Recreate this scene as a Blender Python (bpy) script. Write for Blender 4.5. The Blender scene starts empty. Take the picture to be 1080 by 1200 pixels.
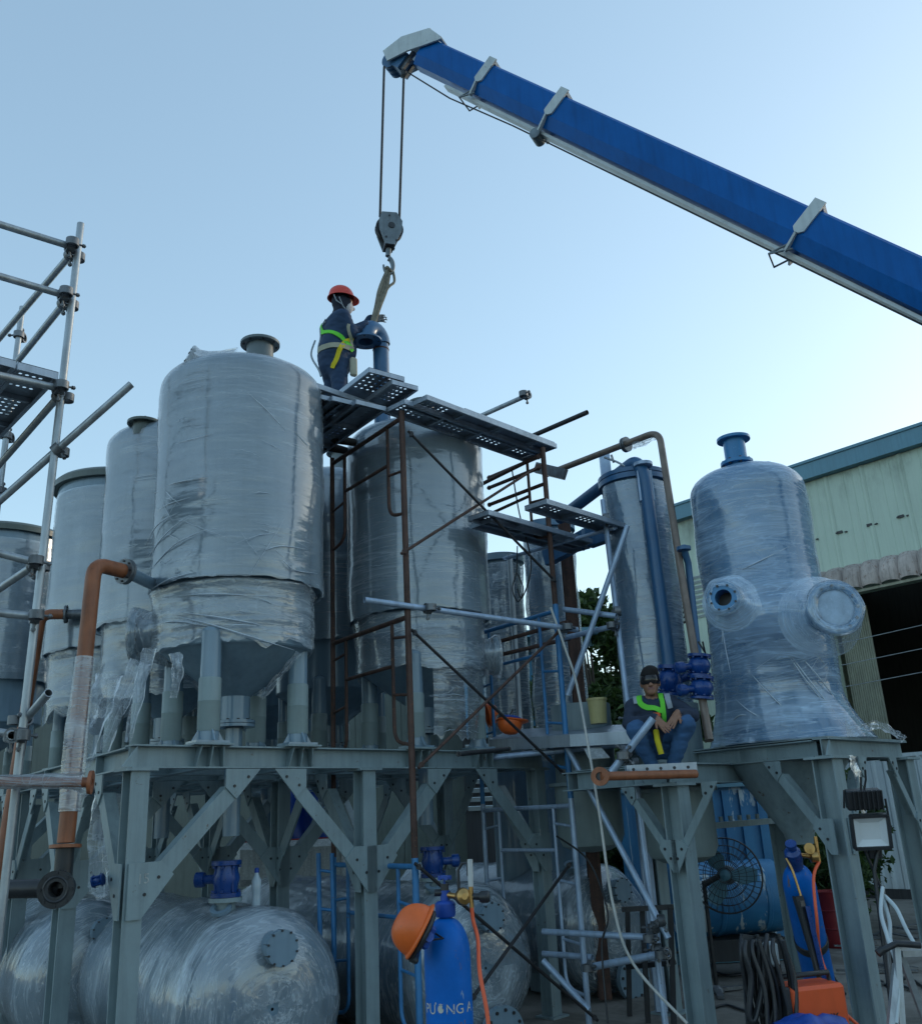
import bpy, math, random
import numpy as np
from mathutils import Vector as V, Matrix, noise as mnoise
random.seed(7)
sc = bpy.context.scene
COL = sc.collection
rad = math.radians

# ------------------------------------------------------------------ camera
TH = math.atan(356/1080); RO = math.atan(163/3270); EYE = 1.7
r0 = V((1,0,0)); u0 = V((0,-math.sin(TH),math.cos(TH))); FW = V((0,math.cos(TH),math.sin(TH)))
RT = r0*math.cos(RO)-u0*math.sin(RO); UP = u0*math.cos(RO)+r0*math.sin(RO)
CAMP = V((0,0,EYE))
cd = bpy.data.cameras.new('camera'); cam = bpy.data.objects.new('camera', cd); COL.objects.link(cam)
cd.sensor_fit='HORIZONTAL'; cd.sensor_width=36; cd.lens=36; cd.clip_start=.05; cd.clip_end=3000
Mx = Matrix((RT, UP, -FW)).transposed().to_4x4(); Mx.translation = CAMP
cam.matrix_world = Mx
sc.camera = cam

# ------------------------------------------------------------------ sky, sun, exposure
SUN_EL, SUN_AZ = 14.0, 58.0           # azimuth measured to the right of the viewing direction
w = bpy.data.worlds.new('World'); sc.world = w; w.use_nodes = True
nt = w.node_tree; nt.nodes.clear()
sky = nt.nodes.new('ShaderNodeTexSky'); sky.sky_type='NISHITA'; sky.sun_disc=False
sky.sun_elevation=rad(SUN_EL); sky.sun_rotation=rad(SUN_AZ)
sky.altitude=0; sky.air_density=1.0; sky.dust_density=1.0; sky.ozone_density=3.0
tint = nt.nodes.new('ShaderNodeMix'); tint.data_type='RGBA'; tint.blend_type='MULTIPLY'
tint.inputs['Factor'].default_value=1; tint.inputs['B'].default_value=(.95,1.02,.97,1)
bg = nt.nodes.new('ShaderNodeBackground'); bg.inputs['Strength'].default_value=.15
wo = nt.nodes.new('ShaderNodeOutputWorld')
gm=nt.nodes.new('ShaderNodeGamma'); gm.inputs[1].default_value=.60; nt.links.new(sky.outputs[0],gm.inputs[0]); nt.links.new(gm.outputs[0],tint.inputs['A']); nt.links.new(tint.outputs['Result'],bg.inputs[0]); nt.links.new(bg.outputs[0],wo.inputs[0])
sl = bpy.data.lights.new('sun','SUN'); sl.energy=.5; sl.angle=rad(.6); sl.color=(1,.80,.58)
so = bpy.data.objects.new('sun',sl); COL.objects.link(so)
sd = V((math.sin(rad(SUN_AZ))*math.cos(rad(SUN_EL)), math.cos(rad(SUN_AZ))*math.cos(rad(SUN_EL)), math.sin(rad(SUN_EL))))
so.rotation_euler = sd.to_track_quat('Z','Y').to_euler(); so.location=sd*60
sc.view_settings.view_transform='Standard'; sc.view_settings.look='None'; sc.view_settings.gamma=1
sc.view_settings.use_curve_mapping=False; sc.view_settings.exposure=1.74
sc.cycles.max_bounces=8; sc.cycles.transparent_max_bounces=24; sc.cycles.caustics_reflective=False; sc.cycles.caustics_refractive=False
sc.cycles.sample_clamp_indirect=4

# ------------------------------------------------------------------ layout helpers
def ray(px,py): return RT*((px-540)/1080) - UP*((py-600)/1080) + FW
def P(px,py,Y):
    d=ray(px,py); return CAMP+d*(Y/d.y)
def G(px,py,h):
    d=ray(px,py); return CAMP+d*((h-EYE)/d.z)
Z = V((0,0,1))
ER = V((.694,.72,0)).normalized()     # along the front beam, to the right and away
EL = V((-.60,.80,0)).normalized()     # along the rows of tanks, to the left and away
WL = {}

# ------------------------------------------------------------------ mesh builder
class MB:
    def __init__(s): s.v=[]; s.f=[]; s.sm=[]; s.mi=[]; s.uv=None
    def add(s,vs,fs,smooth=False,mi=0):
        b=len(s.v); s.v+= [tuple(v) for v in vs]
        for f in fs: s.f.append(tuple(i+b for i in f)); s.sm.append(smooth); s.mi.append(mi)
    def box(s,c,size,ex=V((1,0,0)),ey=V((0,1,0)),ez=Z,mi=0,bev=0):
        c=V(c); a,b,d=[q/2 for q in size]
        if bev<=0:
            vs=[c+ex*x*a+ey*y*b+ez*z*d for x in(-1,1) for y in(-1,1) for z in(-1,1)]
            s.add(vs,[(0,1,3,2),(4,6,7,5),(0,4,5,1),(2,3,7,6),(0,2,6,4),(1,5,7,3)],mi=mi)
        else:
            vs=[];idx={}
            for x in(-1,1):
                for y in(-1,1):
                    for z in(-1,1):
                        for k in range(3):
                            q=[x*(a-bev),y*(b-bev),z*(d-bev)]
                            q[k]=[x*a,y*b,z*d][k]
                            idx[(x,y,z,k)]=len(vs); vs.append(c+ex*q[0]+ey*q[1]+ez*q[2])
            fs=[]
            for k in range(3):
                o=[i for i in range(3) if i!=k]
                for sgn in(-1,1):
                    lp=[]
                    for (p,q) in((-1,-1),(1,-1),(1,1),(-1,1)):
                        t=[0,0,0]; t[k]=sgn; t[o[0]]=p; t[o[1]]=q; lp.append(idx[(*t,k)])
                    if (sgn<0)!=(k==1): lp.reverse()
                    fs.append(tuple(lp))
            for k in range(3):      # edges along axis k
                o=[i for i in range(3) if i!=k]
                for p in(-1,1):
                    for q in(-1,1):
                        l=[]
                        for (e,kk) in((-1,o[0]),(1,o[0]),(1,o[1]),(-1,o[1])):
                            t=[0,0,0]; t[k]=e; t[o[0]]=p; t[o[1]]=q; l.append(idx[(*t,kk)])
                        fs.append(tuple(l))
            for x in(-1,1):
                for y in(-1,1):
                    for z in(-1,1): fs.append(tuple(idx[(x,y,z,k)] for k in range(3)))
            s.add(vs,fs,mi=mi)
        return s
    def bar(s,p0,p1,wd,h,up=Z,mi=0):
        p0=V(p0);p1=V(p1); ax=(p1-p0); L=ax.length; ax.normalize()
        sd=ax.cross(up)
        if sd.length<1e-4: sd=ax.cross(V((1,0,0)))
        sd.normalize(); u=sd.cross(ax)
        return s.box((p0+p1)/2,(L,wd,h),ax,sd,u,mi=mi)
    def tube(s,p0,p1,r,n=12,r2=None,caps=True,mi=0):
        p0=V(p0);p1=V(p1); r2=r if r2 is None else r2
        return s.lathe([(r,0),(r2,(p1-p0).length)],p0,(p1-p0),n,caps,mi)
    def lathe(s,prof,o,ax,n=24,caps=True,mi=0,smooth=True):
        o=V(o); ax=V(ax).normalized(); ex=ax.orthogonal().normalized(); ey=ax.cross(ex)
        cs=[(math.cos(2*math.pi*i/n),math.sin(2*math.pi*i/n)) for i in range(n)]
        # split the profile at sharp corners so they shade crisp
        segs=[];cur=[prof[0]]
        for i in range(1,len(prof)):
            cur.append(prof[i])
            if i<len(prof)-1:
                a=V((prof[i][0]-prof[i-1][0],prof[i][1]-prof[i-1][1])); b=V((prof[i+1][0]-prof[i][0],prof[i+1][1]-prof[i][1]))
                if a.length<1e-9 or b.length<1e-9 or a.normalized().dot(b.normalized())<.85: segs.append(cur); cur=[prof[i]]
        segs.append(cur)
        for sg in segs:
            vs=[];fs=[]
            for (r,z) in sg: vs+=[o+ax*z+(ex*c+ey*d)*r for c,d in cs]
            for k in range(len(sg)-1):
                for i in range(n):
                    j=(i+1)%n; fs.append((k*n+i,k*n+j,(k+1)*n+j,(k+1)*n+i))
            s.add(vs,fs,smooth,mi)
        if caps:
            for (r,z),rev in((prof[0],True),(prof[-1],False)):
                if r>1e-4:
                    vs=[o+ax*z+(ex*c+ey*d)*r for c,d in cs]
                    s.add(vs,[tuple(range(n))[::-1] if rev else tuple(range(n))],mi=mi)
        return s
    def path(s,pts,r,n=8,caps=True,mi=0,closed=False):
        pts=[V(p) for p in pts]; m=len(pts)
        tan=[]
        for i in range(m):
            a=pts[max(i-1,0)];b=pts[min(i+1,m-1)]; tan.append((b-a).normalized())
        ex=tan[0].orthogonal().normalized(); vs=[]
        for i in range(m):
            ex=(ex-tan[i]*ex.dot(tan[i])); ex.normalize(); ey=tan[i].cross(ex)
            rr=r[i] if isinstance(r,(list,tuple)) else r
            vs+=[pts[i]+(ex*math.cos(2*math.pi*k/n)+ey*math.sin(2*math.pi*k/n))*rr for k in range(n)]
        fs=[(i*n+k,i*n+(k+1)%n,(i+1)*n+(k+1)%n,(i+1)*n+k) for i in range(m-1) for k in range(n)]
        s.add(vs,fs,True,mi)
        if caps:
            s.add(vs[:n],[tuple(range(n))[::-1]],mi=mi); s.add(vs[-n:],[tuple(range(n))],mi=mi)
        return s
    def ibeam(s,p0,p1,h,b,tw,tf,up=Z,mi=0):
        p0=V(p0);p1=V(p1); ax=(p1-p0).normalized(); sd=ax.cross(V(up)).normalized(); u=sd.cross(ax)
        H=h/2;B=b/2;T=tw/2
        sec=[(-B,-H),(B,-H),(B,-H+tf),(T,-H+tf),(T,H-tf),(B,H-tf),(B,H),(-B,H),(-B,H-tf),(-T,H-tf),(-T,-H+tf),(-B,-H+tf)]
        vs=[p0+sd*x+u*y for x,y in sec]+[p1+sd*x+u*y for x,y in sec]
        fs=[(i,(i+1)%12,12+(i+1)%12,12+i) for i in range(12)]
        for o in(0,12):
            for q in((0,1,2,11),(11,2,3,10),(10,3,4,9),(9,4,5,8),(8,5,6,7)):
                q=[o+i for i in q]; fs.append(tuple(q[::-1]) if o==0 else tuple(q))
        s.add(vs,fs,mi=mi); return s
    def plate(s,poly,nrm,t,mi=0):
        nrm=V(nrm).normalized(); n=len(poly); a=[V(p)-nrm*t/2 for p in poly]; b=[V(p)+nrm*t/2 for p in poly]
        s.add(a+b,[tuple(range(n))[::-1],tuple(range(n,2*n))]+[(i,(i+1)%n,n+(i+1)%n,n+i) for i in range(n)],mi=mi); return s
    def build(s,name,mats,parent=None,loc=None,fix=False):
        me=bpy.data.meshes.new(name)
        off=WL.get(parent.name) if parent else (V(loc) if loc is not None else None)
        vs=s.v
        if off is not None: vs=[(v[0]-off.x,v[1]-off.y,v[2]-off.z) for v in vs]
        me.from_pydata(vs,[],s.f)
        if not isinstance(mats,(list,tuple)): mats=[mats]
        for m in mats: me.materials.append(m)
        me.polygons.foreach_set('use_smooth',s.sm); me.polygons.foreach_set('material_index',s.mi)
        if s.uv:
            ul=me.uv_layers.new(name='UVMap'); li=[0]*len(me.loops); me.loops.foreach_get('vertex_index',li)
            fl=[]
            for i in li: fl+=s.uv[i]
            ul.data.foreach_set('uv',fl)
        if fix:
            import bmesh
            bm=bmesh.new(); bm.from_mesh(me); bmesh.ops.recalc_face_normals(bm,faces=bm.faces); bm.to_mesh(me); bm.free()
        me.update()
        o=bpy.data.objects.new(name,me); COL.objects.link(o)
        if parent: o.parent=parent; WL[o.name]=off
        elif loc is not None: o.location=off; WL[o.name]=off
        else: WL[o.name]=V((0,0,0))
        return o
def tag(o,label=None,cat=None,group=None,kind=None):
    if label: o['label']=label
    if cat: o['category']=cat
    if group: o['group']=group
    if kind: o['kind']=kind
    return o
def thing(name,label,cat,loc=(0,0,0),group=None):
    o=bpy.data.objects.new(name,None); COL.objects.link(o); o.location=V(loc); o.empty_display_size=.1
    WL[o.name]=V(loc); return tag(o,label,cat,group)
def copy_tree(o,delta=V((0,0,0)),parent=None):
    c=o.copy(); COL.objects.link(c)
    if parent: c.parent=parent
    else: c.location=o.location+delta
    for ch in list(o.children): copy_tree(ch,delta,c)
    return c
def fillet(pts,R,n=6):
    pts=[V(p) for p in pts]; out=[pts[0]]
    for i in range(1,len(pts)-1):
        a=(pts[i-1]-pts[i]); b=(pts[i+1]-pts[i]); d=min(R,a.length*.49,b.length*.49)
        a.normalize(); b.normalize(); p0=pts[i]+a*d; p1=pts[i]+b*d
        for k in range(n+1):
            t=k/n; out.append(p0*(1-t)**2+pts[i]*2*t*(1-t)+p1*t*t)
    out.append(pts[-1]); return out
def bez(p0,p1,sag,n=16):
    p0=V(p0);p1=V(p1); return [p0.lerp(p1,i/n)+V((0,0,-sag*4*(i/n)*(1-i/n))) for i in range(n+1)]
def spline(pts,n=8):
    pts=[V(p) for p in pts]; out=[]
    for i in range(len(pts)-1):
        a=pts[max(i-1,0)];b=pts[i];c=pts[i+1];d=pts[min(i+2,len(pts)-1)]
        for k in range(n):
            t=k/n; out.append(.5*((2*b)+(c-a)*t+(2*a-5*b+4*c-d)*t*t+(3*b-a-3*c+d)*t**3))
    out.append(pts[-1]); return out

# ------------------------------------------------------------------ materials
def nodes(name):
    m=bpy.data.materials.new(name); m.use_nodes=True; t=m.node_tree; t.nodes.clear()
    o=t.nodes.new('ShaderNodeOutputMaterial'); return m,t,o
def ramp(t,src,stops):
    r=t.nodes.new('ShaderNodeValToRGB'); e=r.color_ramp.elements
    while len(e)<len(stops): e.new(.5)
    for q,(p,c) in zip(e,stops): q.position=p; q.color=(*c,1) if len(c)==3 else c
    t.links.new(src,r.inputs[0]); return r.outputs[0]
def noise(t,scale,detail=5,rough=.6,coord='Object',stretch=None,dist=0):
    tc=t.nodes.new('ShaderNodeTexCoord'); src=tc.outputs[coord]
    if stretch:
        mp=t.nodes.new('ShaderNodeMapping'); mp.inputs['Scale'].default_value=stretch; t.links.new(src,mp.inputs[0]); src=mp.outputs[0]
    n=t.nodes.new('ShaderNodeTexNoise'); n.inputs['Scale'].default_value=scale; n.inputs['Detail'].default_value=detail
    n.inputs['Roughness'].default_value=rough; n.inputs['Distortion'].default_value=dist; t.links.new(src,n.inputs['Vector']); return n.outputs[0]
def mixc(t,f,a,b,blend='MIX'):
    m=t.nodes.new('ShaderNodeMix'); m.data_type='RGBA'; m.blend_type=blend
    for k,x in(('Factor',f),('A',a),('B',b)):
        if hasattr(x,'node'): t.links.new(x,m.inputs[k])
        elif k=='Factor': m.inputs[k].default_value=x
        else: m.inputs[k].default_value=(*x,1) if len(x)==3 else x
    return m.outputs['Result']
def mth(t,op,a,b=0.0,clamp=False):
    m=t.nodes.new('ShaderNodeMath'); m.operation=op; m.use_clamp=clamp
    for i,x in enumerate((a,b)):
        if hasattr(x,'node'): t.links.new(x,m.inputs[i])
        else: m.inputs[i].default_value=x
    return m.outputs[0]
def paint(name,c,rough=.45,metal=0,var=.18,wear=None,wear_amt=.0,scale=3,bump=.1,streak=True,bscale=60,spec=.5):
    """a painted or bare surface: large tonal drift, fine grain, vertical runs and chipped wear"""
    m,t,o=nodes(name); b=t.nodes.new('ShaderNodeBsdfPrincipled')
    lo=tuple(x*(1-var) for x in c); hi=tuple(min(1,x*(1+var)) for x in c)
    col=ramp(t,noise(t,scale,6,.65),[(.3,lo),(.7,hi)])
    if streak:
        s=ramp(t,noise(t,4,4,.6,stretch=(5,5,.35)),[(.45,(1,1,1)),(.75,(1-var*1.5,)*3)])
        col=mixc(t,1,col,s,'MULTIPLY')
    if wear:
        wv=noise(t,scale*5,8,.7); f=ramp(t,wv,[(.62-wear_amt,(0,0,0)),(.66-wear_amt+.02,(1,1,1))])
        col=mixc(t,f,col,wear)
    t.links.new(col,b.inputs['Base Color'])
    rr=t.nodes.new('ShaderNodeMapRange'); rr.inputs[3].default_value=max(.05,rough-.12); rr.inputs[4].default_value=min(1,rough+.15)
    t.links.new(noise(t,scale*4,4),rr.inputs[0]); t.links.new(rr.outputs[0],b.inputs['Roughness'])
    b.inputs['Metallic'].default_value=metal; b.inputs['Specular IOR Level'].default_value=spec
    if bump:
        bp=t.nodes.new('ShaderNodeBump'); bp.inputs['Strength'].default_value=bump; bp.inputs['Distance'].default_value=.01
        t.links.new(noise(t,bscale,4),bp.inputs['Height']); t.links.new(bp.outputs[0],b.inputs['Normal'])
    t.links.new(b.outputs[0],o.inputs[0]); return m
def film(name,stretch=(1.2,16,1),amt=.5,base=.12,white=(.70,.79,.88),gloss=.20,dist=.6,bstr=.5,band=True,crk=.3,cs=9,gr=.10):
    """clear stretch film: see-through where it clings, milky creases where it does not, wrap laps, painted lengthwise reflection bands, a wet shine"""
    m,t,o=nodes(name)
    n1=noise(t,1.0,4,.52,'UV',(stretch[0]*.8,stretch[1]*.55,1),dist)
    n5=noise(t,1.6,3,.5,'UV',(stretch[0]*.9,stretch[1]*.6,1),dist*2)
    n2=noise(t,1.3,6,.62,'UV',(1,1.5,1),.9); n3=noise(t,.8,3,.5,'UV')
    cre=ramp(t,n1,[(.45,(0,0,0)),(.70,(1,1,1))])
    rid=mth(t,'POWER',mth(t,'SUBTRACT',1.0,mth(t,'MULTIPLY',mth(t,'ABSOLUTE',mth(t,'SUBTRACT',n5,.5)),2.6),True),16.0)
    pat=ramp(t,n2,[(.40,(.06,)*3),(.56,(.75,)*3),(.70,(1,1,1))]); pat3=ramp(t,n3,[(.36,(.30,)*3),(.62,(1.0,)*3)])
    f=mth(t,'MULTIPLY',mth(t,'MULTIPLY',mth(t,'ADD',mth(t,'MULTIPLY',cre,.7),.3),pat),pat3); f=mth(t,'MULTIPLY',f,amt)
    f=mth(t,'ADD',f,mth(t,'MULTIPLY',mth(t,'MULTIPLY',rid,pat3),amt*.75))
    tcv=t.nodes.new('ShaderNodeTexCoord'); mpv=t.nodes.new('ShaderNodeMapping'); mpv.inputs['Scale'].default_value=(.8,1.9,1)
    ad=t.nodes.new('ShaderNodeMix'); ad.data_type='VECTOR'; ad.factor_mode='UNIFORM'; ad.inputs['Factor'].default_value=.13
    t.links.new(tcv.outputs['UV'],mpv.inputs[0]); t.links.new(mpv.outputs[0],ad.inputs[4])
    nv=t.nodes.new('ShaderNodeTexNoise'); nv.inputs['Scale'].default_value=3.0; nv.inputs['Detail'].default_value=4; t.links.new(tcv.outputs['UV'],nv.inputs['Vector']); t.links.new(nv.outputs[1],ad.inputs[5])
    ve=t.nodes.new('ShaderNodeTexVoronoi'); ve.feature='DISTANCE_TO_EDGE'; ve.inputs['Scale'].default_value=cs; t.links.new(ad.outputs[1],ve.inputs['Vector'])
    vf=t.nodes.new('ShaderNodeTexVoronoi'); vf.inputs['Scale'].default_value=cs; t.links.new(ad.outputs[1],vf.inputs['Vector'])
    edge=ramp(t,ve.outputs['Distance'],[(.0,(1,1,1)),(.06,(0,0,0))])
    crm=ramp(t,noise(t,1.7,4,.6,'UV',(1,1.3,1)),[(.44,(.0,)*3),(.60,(1,1,1))])
    ef=mth(t,'MULTIPLY',edge,crm); f=mth(t,'ADD',f,mth(t,'MULTIPLY',ef,crk*amt*1.3))
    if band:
        bn=ramp(t,noise(t,1.0,2,.4,'UV',(2.6,.10,1)),[(.42,(.0,)*3),(.45,(1,1,1))]); f=mth(t,'ADD',f,mth(t,'MULTIPLY',bn,base*.9))  # lengthwise milky bands, painted in place of reflections down the tank sides
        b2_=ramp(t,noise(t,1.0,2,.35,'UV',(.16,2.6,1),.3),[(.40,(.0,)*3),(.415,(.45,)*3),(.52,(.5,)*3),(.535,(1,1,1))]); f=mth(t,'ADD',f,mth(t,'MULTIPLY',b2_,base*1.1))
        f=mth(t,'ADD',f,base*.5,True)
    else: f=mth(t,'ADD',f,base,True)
    df=t.nodes.new('ShaderNodeBsdfDiffuse'); df.inputs[0].default_value=(*white,1)
    tl=t.nodes.new('ShaderNodeBsdfTranslucent'); tl.inputs[0].default_value=(*white,1)
    mx=t.nodes.new('ShaderNodeMixShader'); mx.inputs[0].default_value=.25; t.links.new(df.outputs[0],mx.inputs[1]); t.links.new(tl.outputs[0],mx.inputs[2])
    tr=t.nodes.new('ShaderNodeBsdfTransparent')
    m2=t.nodes.new('ShaderNodeMixShader'); t.links.new(f,m2.inputs[0]); t.links.new(tr.outputs[0],m2.inputs[1]); t.links.new(mx.outputs[0],m2.inputs[2])
    gl=t.nodes.new('ShaderNodeBsdfAnisotropic') if hasattr(bpy.types,'ShaderNodeBsdfAnisotropic') else t.nodes.new('ShaderNodeBsdfGlossy')
    gl.inputs['Roughness'].default_value=gr
    bp=t.nodes.new('ShaderNodeBump'); bp.inputs['Strength'].default_value=bstr; bp.inputs['Distance'].default_value=.02
    t.links.new(mth(t,'ADD',mth(t,'ADD',mth(t,'MULTIPLY',n1,pat3),mth(t,'MULTIPLY',rid,.10)),mth(t,'MULTIPLY',mth(t,'MULTIPLY',vf.outputs['Distance'],crm),crk*1.6)),bp.inputs['Height']); t.links.new(bp.outputs[0],gl.inputs['Normal']); t.links.new(bp.outputs[0],df.inputs['Normal'])
    fr=t.nodes.new('ShaderNodeLayerWeight'); fr.inputs[0].default_value=.30; t.links.new(bp.outputs[0],fr.inputs['Normal'])
    gf=mth(t,'ADD',mth(t,'MULTIPLY',fr.outputs['Fresnel'],.6),gloss*.5,True)
    m3=t.nodes.new('ShaderNodeMixShader'); t.links.new(gf,m3.inputs[0]); t.links.new(m2.outputs[0],m3.inputs[1]); t.links.new(gl.outputs[0],m3.inputs[2])
    t.links.new(m3.outputs[0],o.inputs[0]); return m

M={}
M['steel']=paint('grey_green_steel_paint',(.235,.31,.335),.42,var=.14,wear=(.13,.10,.08),wear_amt=-.012,scale=2.5,spec=.4)
M['tank']=paint('tank_grey_paint',(.195,.285,.36),.14,var=.10,scale=1.5,bump=.03)
M['leg']=paint('tank_leg_paint',(.245,.315,.32),.45,var=.10,scale=3)
M['lid']=paint('dark_lid_paint',(.09,.115,.105),.4,var=.15)
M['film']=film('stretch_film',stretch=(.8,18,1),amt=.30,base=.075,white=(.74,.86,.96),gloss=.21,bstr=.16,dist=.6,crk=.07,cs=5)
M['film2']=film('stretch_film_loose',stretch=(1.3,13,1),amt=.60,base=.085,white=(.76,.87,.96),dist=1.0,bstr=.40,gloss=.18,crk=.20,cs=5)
M['film3']=film('stretch_film_hanging',stretch=(10,1.5,1),amt=.7,base=.10,dist=1.0,bstr=.6,gloss=.04,band=False,gr=.34)
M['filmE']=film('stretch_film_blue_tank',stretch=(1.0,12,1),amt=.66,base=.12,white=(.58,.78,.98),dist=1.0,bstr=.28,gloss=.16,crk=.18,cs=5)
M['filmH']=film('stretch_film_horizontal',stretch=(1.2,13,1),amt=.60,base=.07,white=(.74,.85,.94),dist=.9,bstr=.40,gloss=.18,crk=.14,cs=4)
M['blue_tank']=paint('blue_grey_tank_paint',(.045,.21,.43),.20,var=.10,scale=1.5,bump=.03,spec=.4)
M['colgrey']=paint('column_blue_grey',(.13,.25,.38),.22,var=.12,scale=1.5,bump=.03)
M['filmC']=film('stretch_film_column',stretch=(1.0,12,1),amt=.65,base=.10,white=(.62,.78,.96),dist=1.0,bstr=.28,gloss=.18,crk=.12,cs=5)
M['galv']=paint('galvanised_tube',(.36,.40,.43),.38,.55,var=.2,scale=6,bump=.05)
M['galvb']=paint('bluish_scaffold_tube',(.36,.47,.62),.40,.3,var=.18,scale=6,bump=.05,wear=(.2,.15,.12),wear_amt=-.02)
M['clamp']=paint('scaffold_clamp_steel',(.16,.175,.19),.45,.6,var=.3,scale=10,wear=(.10,.05,.03),wear_amt=.02)
M['rust']=paint('rusty_frame',(.085,.045,.035),.7,0,var=.4,scale=8,wear=(.16,.07,.035),wear_amt=.04,bump=.3)
M['darktube']=paint('dark_brace_steel',(.03,.03,.034),.5,.3,var=.3,scale=8)
M['bluetube']=paint('blue_frame_paint',(.04,.20,.44),.45,0,var=.2,scale=6,wear=(.12,.07,.05),wear_amt=.0)
M['orange']=paint('orange_primer',(.29,.10,.042),.48,var=.25,scale=5,wear=(.16,.06,.03),wear_amt=0,bump=.15)
M['black']=paint('black_pipe_paint',(.022,.025,.03),.4,var=.3,scale=6)
M['plank']=paint('galvanised_plank',(.34,.40,.47),.35,.5,var=.15,scale=5,bump=.08)
M['boom']=paint('crane_blue_paint',(.003,.105,.37),.32,var=.14,scale=1.6,bump=.02,wear=(.03,.09,.20),wear_amt=-.06,spec=.15)
M['boomgrey']=paint('crane_grey_paint',(.50,.56,.58),.4,var=.12,scale=5,wear=(.08,.08,.08),wear_amt=-.02)
M['hook']=paint('hook_block_grey',(.16,.20,.23),.5,.2,var=.25,scale=9,wear=(.05,.05,.05),wear_amt=.0)
M['rope']=paint('wire_rope',(.035,.04,.045),.6,.3,var=.3,scale=30,bump=.6,bscale=200,streak=False)
M['sling']=paint('sling_webbing',(.20,.19,.15),.9,var=.3,scale=25,bump=.4)
M['valve']=paint('valve_blue_enamel',(.004,.048,.22),.28,var=.2,scale=8,bump=.1)
M['pipeblue']=paint('vent_blue_paint',(.035,.12,.25),.32,var=.12,scale=5)
M['wall']=paint('warehouse_cladding',(.47,.57,.48),.55,var=.06,scale=.7,bump=.03)
M['fascia']=paint('warehouse_fascia',(.10,.24,.32),.45,var=.10,scale=1)
M['wallgrey']=paint('lower_cladding',(.46,.53,.56),.55,var=.10,scale=1.2,bump=.03)
M['awning']=paint('weathered_awning',(.42,.36,.33),.75,var=.32,scale=2,wear=(.22,.13,.10),wear_amt=.03,bump=.25)
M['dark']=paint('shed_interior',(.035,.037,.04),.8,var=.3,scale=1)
M['curtain']=paint('old_corrugated_leaf',(.36,.37,.29),.7,var=.2,scale=2)
M['bluewall']=paint('blue_shed_sheet',(.06,.26,.45),.55,var=.14,scale=2)
M['brownpipe']=paint('brown_grey_pipe',(.20,.155,.125),.35,.2,var=.2,scale=6)
M['ground']=None

# ================================================================== SETTING
def ground_mat():
    m,t,o=nodes('yard_concrete'); b=t.nodes.new('ShaderNodeBsdfPrincipled')
    c=ramp(t,noise(t,.35,8,.65),[(.3,(.14,.13,.115)),(.55,(.23,.215,.19)),(.75,(.31,.29,.26))])
    st=ramp(t,noise(t,1.3,7,.7,dist=.8),[(.45,(1,1,1)),(.62,(.55,.53,.5))])
    c=mixc(t,1,c,st,'MULTIPLY'); t.links.new(c,b.inputs['Base Color'])
    b.inputs['Roughness'].default_value=.82
    bp=t.nodes.new('ShaderNodeBump'); bp.inputs['Strength'].default_value=.35; bp.inputs['Distance'].default_value=.02
    t.links.new(noise(t,9,8,.7),bp.inputs['Height']); t.links.new(bp.outputs[0],b.inputs['Normal'])
    t.links.new(b.outputs[0],o.inputs[0]); return m
M['ground']=ground_mat()
g=MB(); S=900; g.add([(-S,-S,0),(S,-S,0),(S,S,0),(-S,S,0)],[(0,1,2,3)]); tag(g.build('ground',M['ground']),kind='structure')

# ---------------------------------------------------------------- warehouse at the right
W0=G(1040,1047,0); W0.z=0
DW=V((-math.sin(rad(42)),math.cos(rad(42)),0)); NW=V((-DW.y,DW.x,0))
def Wp(s,z,n=0): return W0+DW*s+NW*n+Z*z
wh=thing('warehouse','pale green metal clad warehouse with blue roof fascia and dark open doorway','building',Wp(0,0))
S0,S1=-14.0,4.35; DOOR0,DOOR1,DH=-14.0,.20,5.45
# cladding sheets: each its own panel with a standing rib at its edge
s=S0; pi=0; proto={}
while s<S1-.01:
    e=min(s+.76,S1)
    def clad(z0,z1,mt):
        m=MB(); wdt=e-s-.003; n=7; pts=[]
        # shallow trapezoid ribs across the sheet
        prof=[(0,0),(.05,.028),(.10,.028),(.15,0),(.33,0),(.345,.008),(.36,0),(.56,0),(.575,.008),(.59,0),(.85,0),(1,0)]
        vs=[];fs=[]
        for z in(z0,z1): vs+=[Wp(s+u*wdt,z,.06+d) for u,d in prof]
        k=len(prof)
        for i in range(k-1): fs.append((i,k+i,k+i+1,i+1))
        m.add(vs,fs)
        vs2=[Wp(s+u*wdt,z,.055+d) for z in(z0,z1) for u,d in prof]
        m.add(vs2,[(i,i+1,k+i+1,k+i) for i in range(k-1)])
        return m.build('panel',mt,wh)
    if e<=DOOR1+.4: clad(5.9,7.99,M['wall'])
    else:
        if s>2.75: clad(6.68,7.99,M['wall']); clad(0.02,5.62,M['wall'])
        else: clad(0.02,7.99,M['wall'])
    s+=.76; pi+=1
m=MB()  # bearing wall behind the sheets with the doorway left open
m.box(Wp((DOOR1+S1)/2,3.99,-.1),(S1-DOOR1,7.98,.2),DW,Z,NW)
m.box(Wp((S0+DOOR1)/2,6.74,-.1),(DOOR1-S0-.004,2.48,.2),DW,Z,NW)
m.box(Wp(S1-.1,3.99,-6),(.2,7.98,11.6),DW,Z,NW)
m.build('wall',M['wall'],wh)
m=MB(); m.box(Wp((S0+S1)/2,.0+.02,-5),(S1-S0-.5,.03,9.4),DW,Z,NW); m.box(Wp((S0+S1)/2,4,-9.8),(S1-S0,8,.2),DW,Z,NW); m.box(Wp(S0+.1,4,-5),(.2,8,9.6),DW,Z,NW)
m.build('hall_interior',M['dark'],wh)
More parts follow.
